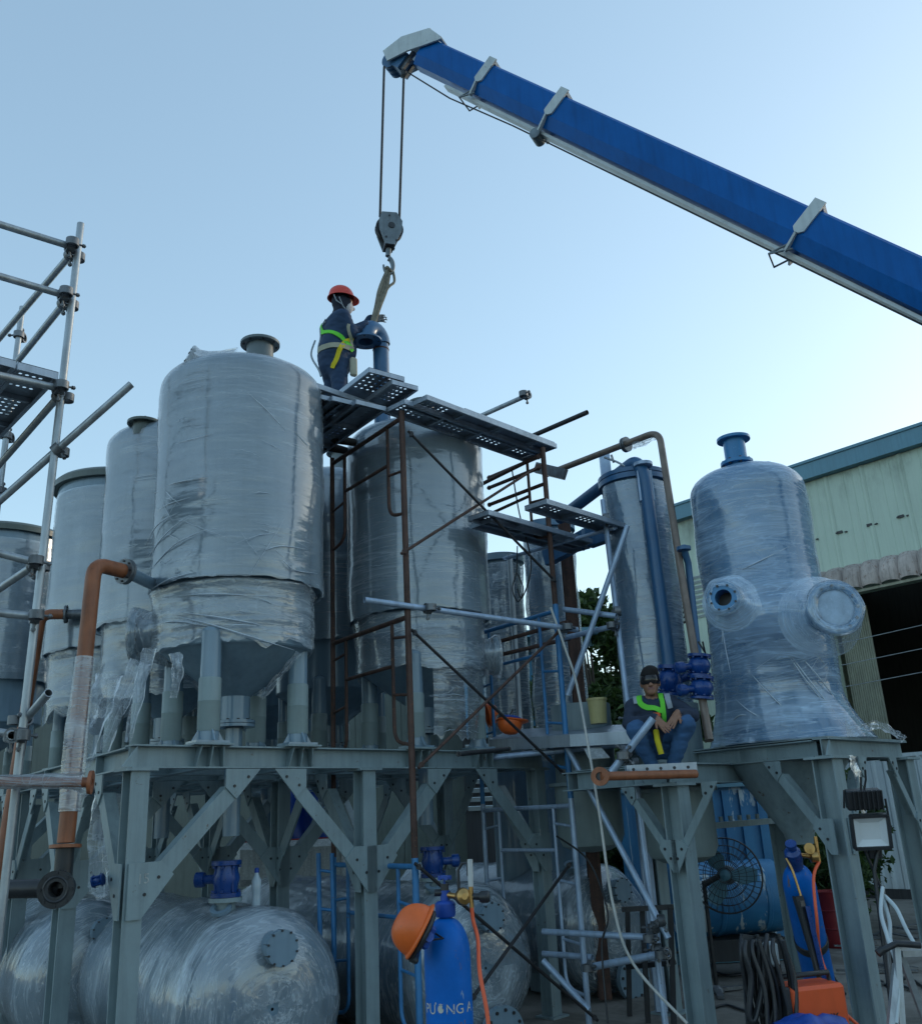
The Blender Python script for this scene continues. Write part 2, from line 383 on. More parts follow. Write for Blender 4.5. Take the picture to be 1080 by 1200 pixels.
m=MB(); m.box(Wp((S0+S1)/2-.2,8.17,.22),(S1-S0+1.0,.33,.06),DW,Z,NW); m.box(Wp((S0+S1)/2-.2,8.015,.13),(S1-S0+.98,.02,.14),DW,Z,NW)
fa=m.build('fascia',M['fascia'],wh)
m=MB(); m.box(Wp((S0+S1)/2-.2,8.365,.20),(S1-S0+1.1,.055,.16),DW,Z,NW); m.build('gutter',M['fascia'],fa)
m=MB(); m.plate([Wp(S0-.5,8.42,.15),Wp(S1+.35,8.42,.15),Wp(S1+.35,9.1,-11),Wp(S0-.5,9.1,-11)],Z,.05); m.build('roof',M['fascia'],wh)
# grime that has run from under the gutter
def grime():
    mm,t,o=nodes('grime_runs'); b=t.nodes.new('ShaderNodeBsdfPrincipled'); b.inputs['Roughness'].default_value=.8
    b.inputs['Base Color'].default_value=(.09,.09,.085,1)
    n=noise(t,1,5,.7,'UV',(34,.9,1)); f=ramp(t,n,[(.50,(0,0,0)),(.70,(1,1,1))])
    tc=t.nodes.new('ShaderNodeTexCoord'); sx=t.nodes.new('ShaderNodeSeparateXYZ'); t.links.new(tc.outputs['UV'],sx.inputs[0])
    v=mth(t,'POWER',sx.outputs[1],2.2); n2=noise(t,1,5,.75,'UV',(70,1.2,1)); top=ramp(t,mth(t,'ADD',sx.outputs[1],mth(t,'MULTIPLY',n2,.28)),[(1.0,(0,0,0)),(1.16,(1,1,1))])
    a=mth(t,'MULTIPLY',f,v); a=mth(t,'MULTIPLY',a,.55); a=mth(t,'ADD',a,mth(t,'MULTIPLY',top,.8),True)
    t.links.new(a,b.inputs['Alpha']); t.links.new(b.outputs[0],o.inputs[0]); return mm
m=MB(); m.add([Wp(S0,6.7,.100),Wp(S1,6.7,.100),Wp(S1,7.995,.100),Wp(S0,7.995,.100)],[(0,3,2,1)]); m.uv=[(0,0),(1,0),(1,1),(0,1)]
m.build('grime',grime(),wh)
# row of little holes / missing fixings
m=MB()
for i in range(9):
    sb=.25-i*.62
    for ds,r in((0,.055),(.13,.025),(-.05,.03))[:3 if i%2 else 2]:
        m.box(Wp(sb-ds,6.76+random.uniform(-.02,.02),.062),(r*2,r*.9,.06),DW,Z,NW)
m.build('fixing_holes',M['black'],wh)
# louvre band near the left end
lv=MB(); lv.box(Wp(3.55,6.15,.03),(1.5,1.04,.03),DW,Z,NW); lo=lv.build('louvre',M['dark'],wh)
for k in range(9):
    q=MB(); q.box(Wp(3.55,5.70+k*.112,.10),(1.5,.062,.012),DW,(Z*.8+NW*.6).normalized(),(NW*.8-Z*.6).normalized()); q.build('slat',M['wallgrey'],lo)
# awning: weathered ribbed sheet over the door
aw=MB(); nn=96; vs=[];fs=[]; A0,A1=-9.5,.45
for j,(n_,z_,am) in enumerate(((.10,6.0,.03),(.30,5.97,.08),(.42,5.83,.11),(.46,5.62,.11),(.46,5.47,.10))):
    for i in range(nn*4+1):
        u=i/(nn*4); d=abs(math.sin(i*math.pi/14))**.5-(.5 if i%14==0 else 0)
        vs.append(Wp(A0+(A1-A0)*u,z_+d*am*.35+.015*mnoise.noise(V((u*30,j,3))),n_+d*am+.03*mnoise.noise(V((u*9,j,3)))))
K=nn*4+1
for j in range(4):
    for i in range(K-1): fs.append((j*K+i,j*K+i+1,(j+1)*K+i+1,(j+1)*K+i))
aw.add(vs,fs,True); ao=aw.build('awning',M['awning'],wh)
m=MB(); m.box(Wp((A0+A1)/2,5.44,.42),(A1-A0,.05,.05),DW,Z,NW); m.build('awning_rail',M['curtain'],ao)
# corrugated door leaf hanging at the left of the opening
m=MB(); vs=[];fs=[]; kk=28
for z_ in(.05,5.3):
    for i in range(kk*2+1):
        vs.append(Wp(DOOR1-.02-i*.62/(kk*2),z_,-.34+(.03 if (i//2)%2 else 0)))
K=kk*2+1
for i in range(K-1): fs.append((i,i+1,K+i+1,K+i))
m.add(vs,fs); m.build('door_leaf',M['curtain'],wh)
# lower white sheet wall right of and below the opening (low annex in front of the doorway)
an=thing('annex_wall','pale ribbed sheet metal wall at the foot of the warehouse doorway','wall',Wp(-2,0,.9))
for k in range(11):
    s0_=1.05-k*.60
    m=MB(); prof=[(0,0),(.05,.03),(.12,.03),(.17,0),(.32,0),(.37,.03),(.44,.03),(.49,0),(.64,0),(.69,.03),(.76,.03),(.81,0),(1,0)]
    K=len(prof); vs=[Wp(s0_-u*.595,z_,.9+d) for z_ in(.16,2.32) for u,d in prof]
    m.add(vs,[(i,i+1,K+i+1,K+i) for i in range(K-1)])
    vs=[Wp(s0_-u*.595,z_,.885+d) for z_ in(.16,2.32) for u,d in prof]; m.add(vs,[(i,K+i,K+i+1,i+1) for i in range(K-1)])
    m.build('panel',M['wallgrey'],an)
m=MB(); m.box(Wp(-2.2,.08,.88),(6.6,.16,.12),DW,Z,NW); m.build('plinth',M['dark'],an)
m=MB(); m.box(Wp(-2.2,2.35,.88),(6.6,.06,.10),DW,Z,NW); m.build('capping',M['wallgrey'],an)
for k,(zz) in enumerate((4.70,4.28,3.86)):
    m=MB(); m.path([Wp(.1,zz-.12,.02),Wp(-2.5,zz,.02),Wp(-6,zz+.05,.02)],.008,6)
    tag(m.build('cable',M['galv']),['topmost of three thin cables strung across the dark doorway','middle one of three thin cables strung across the dark doorway','lowest of three thin cables strung across the dark doorway'][k],'cable','cables across the doorway')

# ---------------------------------------------------------------- small blue shed in the far middle
bs=thing('blue_shed','small blue sheet metal shed with louvred lower wall seen between the tanks','building',P(612,860,17))
c=P(612,800,17); 
def sh(x,z,y=0): return V((c.x+x,c.y+y,z))
zt=P(612,752,17).z
for k in range(9):
    m=MB(); m.box(sh(-.95+k*.24,zt-.95,0),(.226,1.5,.03),V((1,0,0)),Z,V((0,-1,0))); m.build('panel',M['bluewall'],bs)
m=MB(); m.box(sh(0,(zt-.2)/2,.7),(2.3,1.2,zt-.25)); m.build('wall',M['dark'],bs)
m=MB(); m.box(sh(0,zt,.2),(2.7,2.0,.12)); m.box(sh(0,zt-.14,-.35),(2.6,.08,.14)); m.build('roof',M['fascia'],bs)
for k in range(8):
    m=MB(); m.box(sh(0,zt-1.85-k*.15,.0),(2.2,.02,.085),V((1,0,0)),V((0,.8,.6)),V((0,-.6,.8))); m.build('slat',M['wallgrey'],bs)

# ---------------------------------------------------------------- yard wall far behind the tanks
yw=thing('yard_wall','long dark sheet fence closing the yard behind the tanks','fence',(-6,17,0))
for k in range(22):
    p=V((-15.5+k*.86,17.6,0)); m=MB(); hh_=4.4 if p.x<.3 else 2.3; m.box(p+Z*hh_/2,(.852,.05,hh_)); m.box(p+Z*(hh_*.49)+V((.43,.05,0)),(.16,.03,hh_*.97)); m.build('panel',M['lid'],yw)

# ---------------------------------------------------------------- trees and shrubs
def leafmat(name,c1,c2):
    m,t,o=nodes(name); b=t.nodes.new('ShaderNodeBsdfPrincipled'); gi=t.nodes.new('ShaderNodeNewGeometry')
    c=ramp(t,gi.outputs['Random Per Island'],[(.1,c1),(.9,c2)]); t.links.new(c,b.inputs['Base Color']); b.inputs['Roughness'].default_value=.55
    tl=t.nodes.new('ShaderNodeBsdfTranslucent'); t.links.new(c,tl.inputs[0]); mx=t.nodes.new('ShaderNodeMixShader'); mx.inputs[0].default_value=.3
    t.links.new(b.outputs[0],mx.inputs[1]); t.links.new(tl.outputs[0],mx.inputs[2]); t.links.new(mx.outputs[0],o.inputs[0]); return m
M['leafA']=leafmat('tree_leaf',(.022,.05,.014),(.07,.12,.03)); M['leafB']=leafmat('shrub_leaf',(.018,.045,.012),(.06,.11,.025)); M['bark']=paint('bark',(.07,.055,.045),.9,bump=.5)
def tree(name,label,base,h,r,nleaf,lm,size,cat='tree',group=None,seed=0,low=.25):
    rng=random.Random(seed); root=thing(name,label,cat,base,group); tr=MB()
    pts=[V(base)]; 
    for i in range(1,6): pts.append(V(base)+V((rng.uniform(-.06,.06)*i,rng.uniform(-.06,.06)*i,h*.75*i/5)))
    tr.path(pts,[.045*h**.7*(1-i*.15) for i in range(6)],8)
    clumps=[]
    for i in range(int(16+8*r)):
        a=rng.uniform(0,6.28); zf=rng.uniform(low,1); rr=r*math.sin(math.pi*min(.98,max(.12,(zf-low)/(1-low)*.8+.14)))*rng.uniform(.35,1)
        cpt=V(base)+V((math.cos(a)*rr,math.sin(a)*rr,h*zf*.93)); clumps.append((cpt,r*rng.uniform(.22,.42)))
        k=pts[min(5,max(1,int(zf*4)))]; tr.path([k,k.lerp(cpt,.5)+V((0,0,.1)),cpt],[.018*h**.6,.010*h**.6,.004],5)
    tr.build('trunk',M['bark'],root)
    fo=MB()
    for i in range(nleaf):
        cpt,cr=clumps[rng.randrange(len(clumps))]
        d=V((rng.gauss(0,1),rng.gauss(0,1),rng.gauss(0,.8))); d.normalize(); p=cpt+d*cr*rng.uniform(.3,1.05)
        n=V((rng.gauss(0,1),rng.gauss(0,1),rng.gauss(.5,1))).normalized(); ex=n.orthogonal().normalized(); a=rng.uniform(0,6.28)
        ex=(ex*math.cos(a)+n.cross(ex)*math.sin(a)); ey=n.cross(ex); L=size*rng.uniform(.6,1.3); w_=L*.42
        fo.add([p-ex*L*.5,p+ey*w_*.5+n*L*.06,p+ex*L*.5-n*L*.08,p-ey*w_*.5+n*L*.06],[(0,1,2,3)])
    fo.build('crown',lm,root); return root
tree('tree','tall leafy green tree standing between the slim tanks far behind',V((P(700,900,17).x,17,0)),P(692,692,17).z,1.15,14000,M['leafA'],.24,seed=3,low=.2)
tree('tree','broad dark tree right behind the seated worker and slim tower',V((P(745,900,19).x,19,0)),P(745,705,19).z,1.5,12000,M['leafA'],.26,seed=5,low=.2)
tree('tree','small pale tree far off between the wrapped tank and the slim pipe column',V((P(655,900,23).x,23,0)),P(650,740,23).z,.9,3500,M['leafA'],.22,seed=8)
for k,(px,Y,h,r,lab) in enumerate(((728,13.5,2.1,.75,'leafy green shrub low behind the scaffold and orange flanged pipe'),(918,14,2.6,1.25,'dark bushy shrub under the right platform behind the tall cylinder'),(960,14.6,2.3,.9,'dark shrub beside the red drum behind the right platform leg'))):
    tree('shrub',lab,V((P(px,1000,Y).x,Y,0)),h,r,6500,M['leafB'],.15,'shrub','shrubs behind the platforms',seed=20+k,low=.08)

# ================================================================== STEEL PLATFORMS
ZB=2.09; BH=.15; ZP=ZB+BH         # underside and top of the platform beams
C0=G(160,901,ZB)                  # front left corner
def fp(a,b,z): return V((C0.x,C0.y,0))+ER*a+EL*b+Z*z
NF=V((ER.y,-ER.x,0))              # faces the camera side of the front frame
NL=V((-EL.y,EL.x,0)) 
if NL.x>0: NL=-NL
def gusset(parent,pts,nrm,holes=()):
    m=MB(); m.plate(pts,nrm,.012)
    for h in holes:
        m.tube(V(h)-V(nrm)*.004,V(h)+V(nrm)*.012,.011,6,mi=1)
    return m.build('gusset',[M['steel'],M['black']],parent)
def knee(parent,base,along,nrm,sgn,run=.75,drop=.90,off=.075,w=.11):
    """a flat knee brace with its two bolted gusset plates; base = post centre at beam underside, in the plane (along, Z)"""
    o=V(nrm)*off; k=drop/.90; e=run/.75; q=lambda a,z: V(base)+V(along)*(sgn*a*e)+Z*z*k+o
    gusset(parent,[q(-.05,-.575),q(.17,-.57),q(.255,-.655),q(.045,-.90),q(-.05,-.90)],nrm,[q(.15,-.665),q(.06,-.76)])
    gusset(parent,[q(.615,-.006),q(.89,-.006),q(.70,-.205),q(.615,-.13)],nrm,[q(.79,-.06),q(.68,-.12)])
    m=MB(); a=q(.20,-.615)-V(nrm)*.013; b=q(.665,-.16)-V(nrm)*.013
    m.bar(a,b,.012,w,V(nrm).cross((b-a).normalized()))
    d=(b-a).normalized(); pr=V(nrm).cross(d).normalized()
    if pr.z<0: pr=-pr
    m.bar(a+pr*(w*.5-.006)-V(nrm)*.042,b+pr*(w*.5-.006)-V(nrm)*.042,.07,.011,pr)
    m.build('brace',M['steel'],parent)
def post(parent,p,z1,size=.125,ax=ER):
    m=MB(); m.ibeam(V((p.x,p.y,.015)),V((p.x,p.y,z1)),size,size,.009,.011,up=V((-ax.y,ax.x,0)))
    m.box(V((p.x,p.y,.008)),(size*1.7,size*1.7,.016),ax,V((-ax.y,ax.x,0)))
    m.box(V((p.x,p.y,z1-.006)),(size*1.75,size*1.4,.018),ax,V((-ax.y,ax.x,0)))
    return m.build('post',M['steel'],parent)

pl=thing('steel_platform','large grey green steel platform with bolted knee braces under the row of wrapped tanks','platform',fp(0,0,0))
cols=(0,1.90,3.97); rows=(0,1.5,3.1,4.7)
for b_ in rows:
    for a_ in cols: post(pl,fp(a_,b_,0),ZB-.002)
for b_ in (0,.74,1.5,2.24,3.1,3.84,4.7):
    m=MB(); m.ibeam(fp(-.06,b_,ZB+BH/2),fp(4.08,b_,ZB+BH/2),BH,.12,.008,.010)
    if b_==0:      # web stiffeners under the tank feet
        for a_ in(.51,1.26,2.45,3.23):
            for d in(-.105,-.0,.105):
                m.plate([fp(a_+d,-.004,ZB+.010),fp(a_+d*1.0,-.058,ZB+.010),fp(a_+d*.8,-.105,ZP-.006),fp(a_+d*.8,-.004,ZP-.006)],ER,.010)
            m.box(fp(a_,-.03,ZP+.008),(.30,.20,.014),ER,EL)
        m.plate([fp(-.12,-.05,ZB+.008),fp(-.02,-.05,ZB+.008),fp(-.02,-.05,ZP-.01)],NF,.012)
    m.build('beam',M['steel'],pl)
for a_ in cols:
    for i in range(len(rows)-1):
        m=MB(); m.ibeam(fp(a_,rows[i]+.066,ZB+BH/2-.004),fp(a_,rows[i+1]-.066,ZB+BH/2-.004),BH-.01,.12,.008,.010); m.build('beam',M['steel'],pl)
for a_ in(.51,1.26,2.45,3.23):
    m=MB(); m.ibeam(fp(a_,.066,ZB+.05),fp(a_,4.6,ZB+.05),.10,.08,.008,.008); m.build('joist',M['steel'],pl)
for bi,b_ in enumerate(rows):
    for (a0,s_) in((0,1),(1.90,-1),(1.90,1),(3.97,-1)): knee(pl,fp(a0,b_,ZB),ER,NF,s_)
for a_ in cols:
    for i in range(len(rows)-1):
        for (b0,s_) in((rows[i],1),(rows[i+1],-1)): knee(pl,fp(a_,b0,ZB),EL,NL,s_,run=.60,off=.07)
# small painted marks on the gussets
def text(body,loc,right,up,size,mat,name,parent,extr=.0015,bend=None):
    cu=bpy.data.curves.new('lettering','FONT'); cu.body=body; cu.size=size; cu.extrude=extr; cu.align_x='CENTER'; cu.align_y='CENTER'
    to=bpy.data.objects.new('lettering',cu); COL.objects.link(to); bpy.context.view_layer.update()
    me=bpy.data.meshes.new_from_object(to.evaluated_get(bpy.context.evaluated_depsgraph_get())); bpy.data.objects.remove(to)
    m=MB(); right=V(right).normalized(); up=V(up).normalized(); n=right.cross(up)
    if bend: vs=[bend(v.co.x,v.co.y,v.co.z) for v in me.vertices]
    else: vs=[V(loc)+right*v.co.x+up*v.co.y+n*v.co.z for v in me.vertices]
    m.add(vs,[tuple(p.vertices) for p in me.polygons]); bpy.data.meshes.remove(me)
    return m.build(name,mat,parent)
M['mark']=paint('white_marker',(.42,.45,.45),.7,var=.3,scale=40)
text('15',fp(.06,-.0835,1.42),ER,Z,.085,M['mark'],'painted_mark',pl)
text('1',fp(3.90,-.0835,1.52),ER,Z,.085,M['mark'],'painted_mark',pl)

# platform at the right, under the blue tank
RC=G(968,887,1.99); ZR=1.99; RB=.135
def rp(a,b,z): return V((RC.x,RC.y,0))+ER*a+EL*b+Z*z
pr_=thing('steel_platform','square grey green steel stand carrying the blue wrapped tank at the right','platform',rp(0,0,0))
m=MB()
A1,B1=1.44,1.28
for q0,q1 in(((-.06,0),(A1+.06,0)),((-.06,B1),(A1+.06,B1))): m.ibeam(rp(*q0,ZR+RB/2),rp(*q1,ZR+RB/2),RB,.12,.008,.010)
m.build('beam',M['steel'],pr_); m=MB()
for q0,q1 in(((0,.064),(0,B1-.064)),((A1,.064),(A1,B1-.064))): m.ibeam(rp(*q0,ZR+RB/2-.003),rp(*q1,ZR+RB/2-.003),RB-.008,.12,.008,.010)
m.plate([rp(-.10,-.05,ZR+.008),rp(0,-.05,ZR+.008),rp(-.01,-.05,ZR+RB-.01)],NF,.012)
m.build('beam',M['steel'],pr_)
m=MB(); m.plate([rp(-.06,-.06,ZR+RB+.006),rp(A1+.06,-.06,ZR+RB+.006),rp(A1+.06,B1+.06,ZR+RB+.006),rp(-.06,B1+.06,ZR+RB+.006)],Z,.010); m.build('deck_plate',M['steel'],pr_)
for a_,b_ in((0,0),(A1,0),(A1,B1)): post(pr_,rp(a_,b_,0),ZR-.002,.165)
for (a0,b0,al,n,s_) in((0,0,ER,NF,1),(A1,0,ER,NF,-1),(0,0,EL,NL,1)):
    knee(pr_,rp(a0,b0,ZR),al,n,s_,run=.42,drop=.68,off=.092,w=.07)
m=MB(); m.bar(rp(0,B1,1.52),rp(A1,B1,1.52),.05,.05)
for k in range(6): m.tube(rp(.15+k*.16,B1-.03,1.55),rp(.15+k*.16,B1-.03,1.59),.018,6)
m.build('cross_rail',M['steel'],pr_)
# steel hopper below this deck, the bottom cone of the tank passes through: built as part of the tank further down

# middle platform behind the scaffold, on which the second worker sits
pm=thing('steel_platform','grey steel platform between the two others, at whose corner the seated worker rests','platform',(1.5,7.25,0))
def mp(a,b,z): return V((1.50,7.25,0))+ER*a+EL*b+Z*z
for b_ in(0,1.12):
    m=MB(); m.ibeam(mp(-.06,b_,1.93),mp(1.15,b_,1.93),.15,.12,.008,.010); m.build('beam',M['steel'],pm)
for a_ in(0,1.1):
    m=MB(); m.ibeam(mp(a_,.066,1.93),mp(a_,1.05,1.93),.146,.12,.008,.010); m.build('beam',M['steel'],pm)
for b_ in(.35,.45):
    m=MB(); m.plate([mp(-.01,b_-.05,1.86),mp(-.065,b_,1.865),mp(-.03,b_,1.995)],EL,.01); m.build('stiffener',M['steel'],pm)
m=MB(); m.box(mp(.5,.56,2.012),(1.1,1.0,.008),ER,EL); m.build('deck_plate',M['steel'],pm)
for a_,b_ in((0,0),(1.1,1.12)): post(pm,mp(a_,b_,0),1.853,.15)
knee(pm,mp(0,0,1.855),EL,NL,-1,run=.40,drop=.62,off=.085,w=.06); knee(pm,mp(0,0,1.855),EL,NL,1,run=.40,drop=.62,off=.085,w=.06)

# ================================================================== TANKS
def film_lathe(prof,o,ax,mat,name,parent,n=110,amp=.012,freq=(5,22),seed=0,lump=.03,ragged=0,phi0=0,phi1=2*math.pi,bulge=None,uscale=1.0):
    """a stretch-film skin wound round a profile: fine creases along the winding, slow lumps, ragged ends"""
    o=V(o); ax=V(ax).normalized()
    ex=ER-ax*ER.dot(ax)
    if ex.length<.1: ex=ax.orthogonal()
    ex.normalize(); ey=ax.cross(ex)
    m=MB(); m.uv=[]; R=max(r for r,_ in prof); d=0; K=len(prof); full=abs(phi1-phi0-2*math.pi)<1e-6
    for k,(r,z) in enumerate(prof):
        if k: d+=math.hypot(r-prof[k-1][0],z-prof[k-1][1])
        for i in range(n+1):
            ph=phi0+(phi1-phi0)*i/n; c,s=math.cos(ph),math.sin(ph)
            q=V((c*R*freq[0]*.4+seed,s*R*freq[0]*.4,z*freq[1]))
            cre=mnoise.noise(q)*.6+mnoise.noise(q*2.1)*.4
            lm=mnoise.noise(V((c*1.6+seed*3,s*1.6,z*2.2)))
            rr=r+amp*(cre*.5+.5)+lump*max(0,lm)
            if bulge: rr+=bulge(ph,z)
            zz=z
            if ragged and k<4: zz=z+(1-k/4)*ragged*(mnoise.noise(V((c*3+seed,s*3,1)))+.5*mnoise.noise(V((c*9+seed,s*9,4))))
            m.v.append(tuple(o+ax*zz+(ex*c+ey*s)*rr)); m.uv.append((ph*R*uscale+seed,d+seed))
    N=n+1
    for k in range(K-1):
        for i in range(n): m.f.append((k*N+i,k*N+i+1,(k+1)*N+i+1,(k+1)*N+i)); m.sm.append(True); m.mi.append(0)
    return m.build(name,mat,parent)
def lin(r0_,z0_,r1_,z1_,n): return [(r0_+(r1_-r0_)*i/n,z0_+(z1_-z0_)*i/n) for i in range(n+1)]
def dish(R,z,h,n=12,rend=.02):
    out=[]
    for i in range(n+1):
        t=i/n*math.pi/2; out.append((max(rend,R*math.cos(t)**.75),z+h*math.sin(t)))
    return out
def flange_prof(r,rf,z,t): return [(r,z),(rf,z),(rf,z+t),(r,z+t)]
def flange(m,p,ax,r,rf,t=.022,bolts=8,bmi=1,br=None):
    """a flange disc with bolt heads around it"""
    p=V(p); ax=V(ax).normalized(); m.lathe([(r*.72,t),(r*.72,0),(rf,0),(rf,t),(r*.72,t)],p,ax,28,caps=False)
    ex=ax.orthogonal().normalized(); ey=ax.cross(ex); bc=(r+rf)/2 if br is None else br
    for k in range(bolts):
        a=2*math.pi*k/bolts; c=p+(ex*math.cos(a)+ey*math.sin(a))*bc
        m.tube(c-ax*.010,c+ax*(t+.010),max(.007,(rf-r)*.22),6,mi=bmi)
def hemi_nozzle(parent,p,ax,r,rf,L,mat,name='nozzle',bolts=8,blind=False):
    m=MB(); ax=V(ax).normalized(); m.lathe([(r,0),(r,L)],p,ax,24,caps=False)
    m.lathe([(r*.86,L),(r*.86,L*.05)],p,ax,24,caps=False)
    m.lathe([(r*.86,L),(rf,L),(rf,L+.024),(r*.86,L+.024),(r*.86,L)],p,ax,28,caps=False)
    m.lathe([(.0005,L*.3),(r*.86,L*.3)],p,ax,24,caps=False,mi=1)
    if blind: m.lathe([(rf*.99,L+.026),(rf*.99,L+.046),(.001,L+.046)],p,ax,28,caps=False)
    ex=ax.orthogonal().normalized(); ey=ax.cross(ex)
    for k in range(bolts):
        a=2*math.pi*(k+.5)/bolts; c=V(p)+(ex*math.cos(a)+ey*math.sin(a))*(r*.5+rf*.5)+ax*L
        m.tube(c-ax*.008,c+ax*(.034+(.022 if blind else 0)),max(.008,(rf-r)*.2),6,mi=1)
    return m.build(name,[mat,M['black']],parent)

UR,LR=.655,.575
M['nozzle']=paint('nozzle_grey',(.115,.15,.165),.4,var=.1)
def tank(label,ctr,seed,top='dish',lower_wrap=True,skirtwrap=False,group='wrapped tanks on the long platform',zl=.73,detail=True):
    SP=1.22
    b=V((ctr.x,ctr.y,ZP)); t=thing('storage_tank',label,'tank',b,group)
    q=lambda x,y,z: b+ER*x+EL*y+Z*z
    m=MB(); m.lathe([(LR,zl),(LR,SP+.01)],b,Z,64,caps=False); m.lathe([(UR-.012,SP+.005),(LR-.01,SP+.01)],b,Z,64,caps=False)
    m.lathe([(UR,SP-.02),(UR,2.90)]+(dish(UR,2.90,.24)[1:] if top=='dish' else [(UR,2.98)]),b,Z,72,caps=False)
    m.lathe([(UR-.012,SP+.01),(UR-.012,SP-.02),(UR,SP-.02)],b,Z,64,caps=False)
    m.build('shell',M['tank'],t)
    m=MB(); m.lathe([(.115,.40),(LR-.005,zl)],b,Z,48,caps=False); m.lathe([(.115,.22),(.115,.40)],b,Z,32,caps=False)
    m.lathe([(LR,zl),(LR-.01,zl-.012),(LR-.03,zl)],b,Z,48,caps=False)
    co=m.build('bottom_cone',M['tank'],t)
    m=MB(); flange(m,b+Z*.20,Z,.10,.155,.022,10); flange(m,b+Z*.174,Z,.10,.155,.022,0); m.lathe([(.062,-.60),(.062,.17)],b,Z,20); m.build('outlet',[M['tank'],M['black']],co)
    for sx in(-1,1):
        for sy in(-1,1):
            p=q(sx*.375,sy*.375,0); lg=MB(); lg.tube(p+Z*.03,p+Z*.80,.072,20); lg.lathe([(.072,.80),(.06,.825),(.03,.84),(.001,.845)],p,Z,20,caps=False)
            lg.box(p+Z*.024,(.26,.20,.018),ER,EL)
            for k in range(4):
                a=k*math.pi/2; d=ER*math.cos(a)+EL*math.sin(a); lg.plate([p+d*.07+Z*.033,p+d*.125+Z*.033,p+d*.07+Z*.12],d.cross(Z),.010)
            l=lg.build('leg',M['tank'],t)
            sl_=MB(); sl_.lathe([(.074,.10),(.079,.11),(.079,.30),(.081,.305),(.079,.31),(.079,.46),(.074,.47)],p,Z,20,caps=False); sl_.build('sleeve',M['leg'],l)
    if top=='dish':
        p=q(.14,-.02,3.10); hemi_nozzle(t,p,Z,.115,.17,.35,M['nozzle'])
    else:
        m=MB(); m.lathe([(UR+.005,2.955),(UR+.055,2.955),(UR+.055,3.02),(UR+.02,3.055),(.3,3.16),(.001,3.18)],b,Z,64,caps=False); m.build('lid',M['lid'],t)
    # film
    if top=='dish':
        pf=lin(UR+.006,SP-.035,UR+.006,2.90,64)+[(r+.006,z+.004) for r,z in dish(UR,2.90,.24,14,.14)][1:]
    else: pf=lin(UR+.006,SP-.035,UR+.006,2.86,60)
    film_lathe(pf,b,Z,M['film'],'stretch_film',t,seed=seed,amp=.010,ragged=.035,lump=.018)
    return t,b,q
def folds(parent,ctr,R,z0,z1,n,seed,slope=.25,rmax=.006,phc=-.9,phs=2.0,mat='film3'):
    """thin raised creases where the wound film has bunched"""
    rng=random.Random(seed); m=MB(); m.uv=None
    for i in range(n):
        ph=phc+rng.uniform(-phs,phs); z=rng.uniform(z0,z1); L=rng.uniform(.10,.55); sl_=rng.gauss(0,slope); cv=rng.uniform(-.25,.25); k=9; r=rng.uniform(.0015,rmax)
        pts=[];rs=[]
        for j in range(k):
            u=j/(k-1)-.5; a=ph+u*L/R; c_=ctr+(ER*math.cos(a)+EL*math.sin(a))*(R+.008)+Z*(z+sl_*u*L+cv*u*u*L+.006*rng.uniform(-1,1)); pts.append(c_); rs.append(r*max(.15,math.sin((u+.5)*math.pi)))
        m.path(pts,rs,5,caps=False)
    return tag(m.build('film_fold',M['fold'],parent),kind='stuff')
M['filmcap']=paint('film_cover_blue',(.30,.42,.56),.22,var=.25,scale=9,streak=False,bump=.4,bscale=18)
M['fold']=paint('film_fold_white',(.50,.58,.66),.25,var=.2,streak=False)
def onC(px,py,c,R):
    d=ray(px,py); o_=CAMP-c; A=d.x*d.x+d.y*d.y; B=2*(o_.x*d.x+o_.y*d.y); Cq=o_.x**2+o_.y**2-R*R; D_=max(0,B*B-4*A*Cq); return CAMP+d*((-B-math.sqrt(D_))/(2*A))
def fold_lines(parent,c,R,lines,r=.006):
    m=MB()
    for ln in lines:
        pts=spline([onC(x,y,c,R) for x,y in ln],6); n_=len(pts); m.path(pts,[r*max(.2,math.sin(math.pi*(i+.5)/n_)) for i in range(n_)],5,caps=False)
    return tag(m.build('film_fold',M['fold'],parent),kind='stuff')
TC1=fp(.885,.375,0); 
CF=(ER*.25-EL*.97).normalized()   # towards the camera, roughly
t1,b1,q1=tank('big dome topped grey tank in clear film, nearest, left of the top worker',TC1,1.3)
# lower film, swollen at the left by the wrapped side nozzle
LD=(V((-1,-.10,0))).normalized()
def blg(ph,z):
    e=ER*math.cos(ph)+EL*math.sin(ph)   # ey=Z x ER is close to EL
    a=max(0,e.dot(LD)); return .06*a**6
film_lathe(lin(LR+.01,.735,LR+.015,.92,16)+lin(LR+.015,.92,LR+.01,1.14,10)[1:]+[(LR+.03,1.17),(UR-.06,1.19)],b1,Z,M['film2'],'stretch_film',t1,seed=4.1,amp=.022,ragged=.07,lump=.06,bulge=blg)
p=b1+LD*(LR-.06)+Z*.90; hemi_nozzle(t1,p,LD,.125,.185,.22,M['tank'],blind=True)
film_lathe([(.24,-.02),(.20,.07),(.175,.15),(.205,.23),(.21,.27),(.14,.295),(.01,.30)],p,LD,M['film2'],'stretch_film',t1,n=50,seed=7.7,amp=.02,lump=.03)
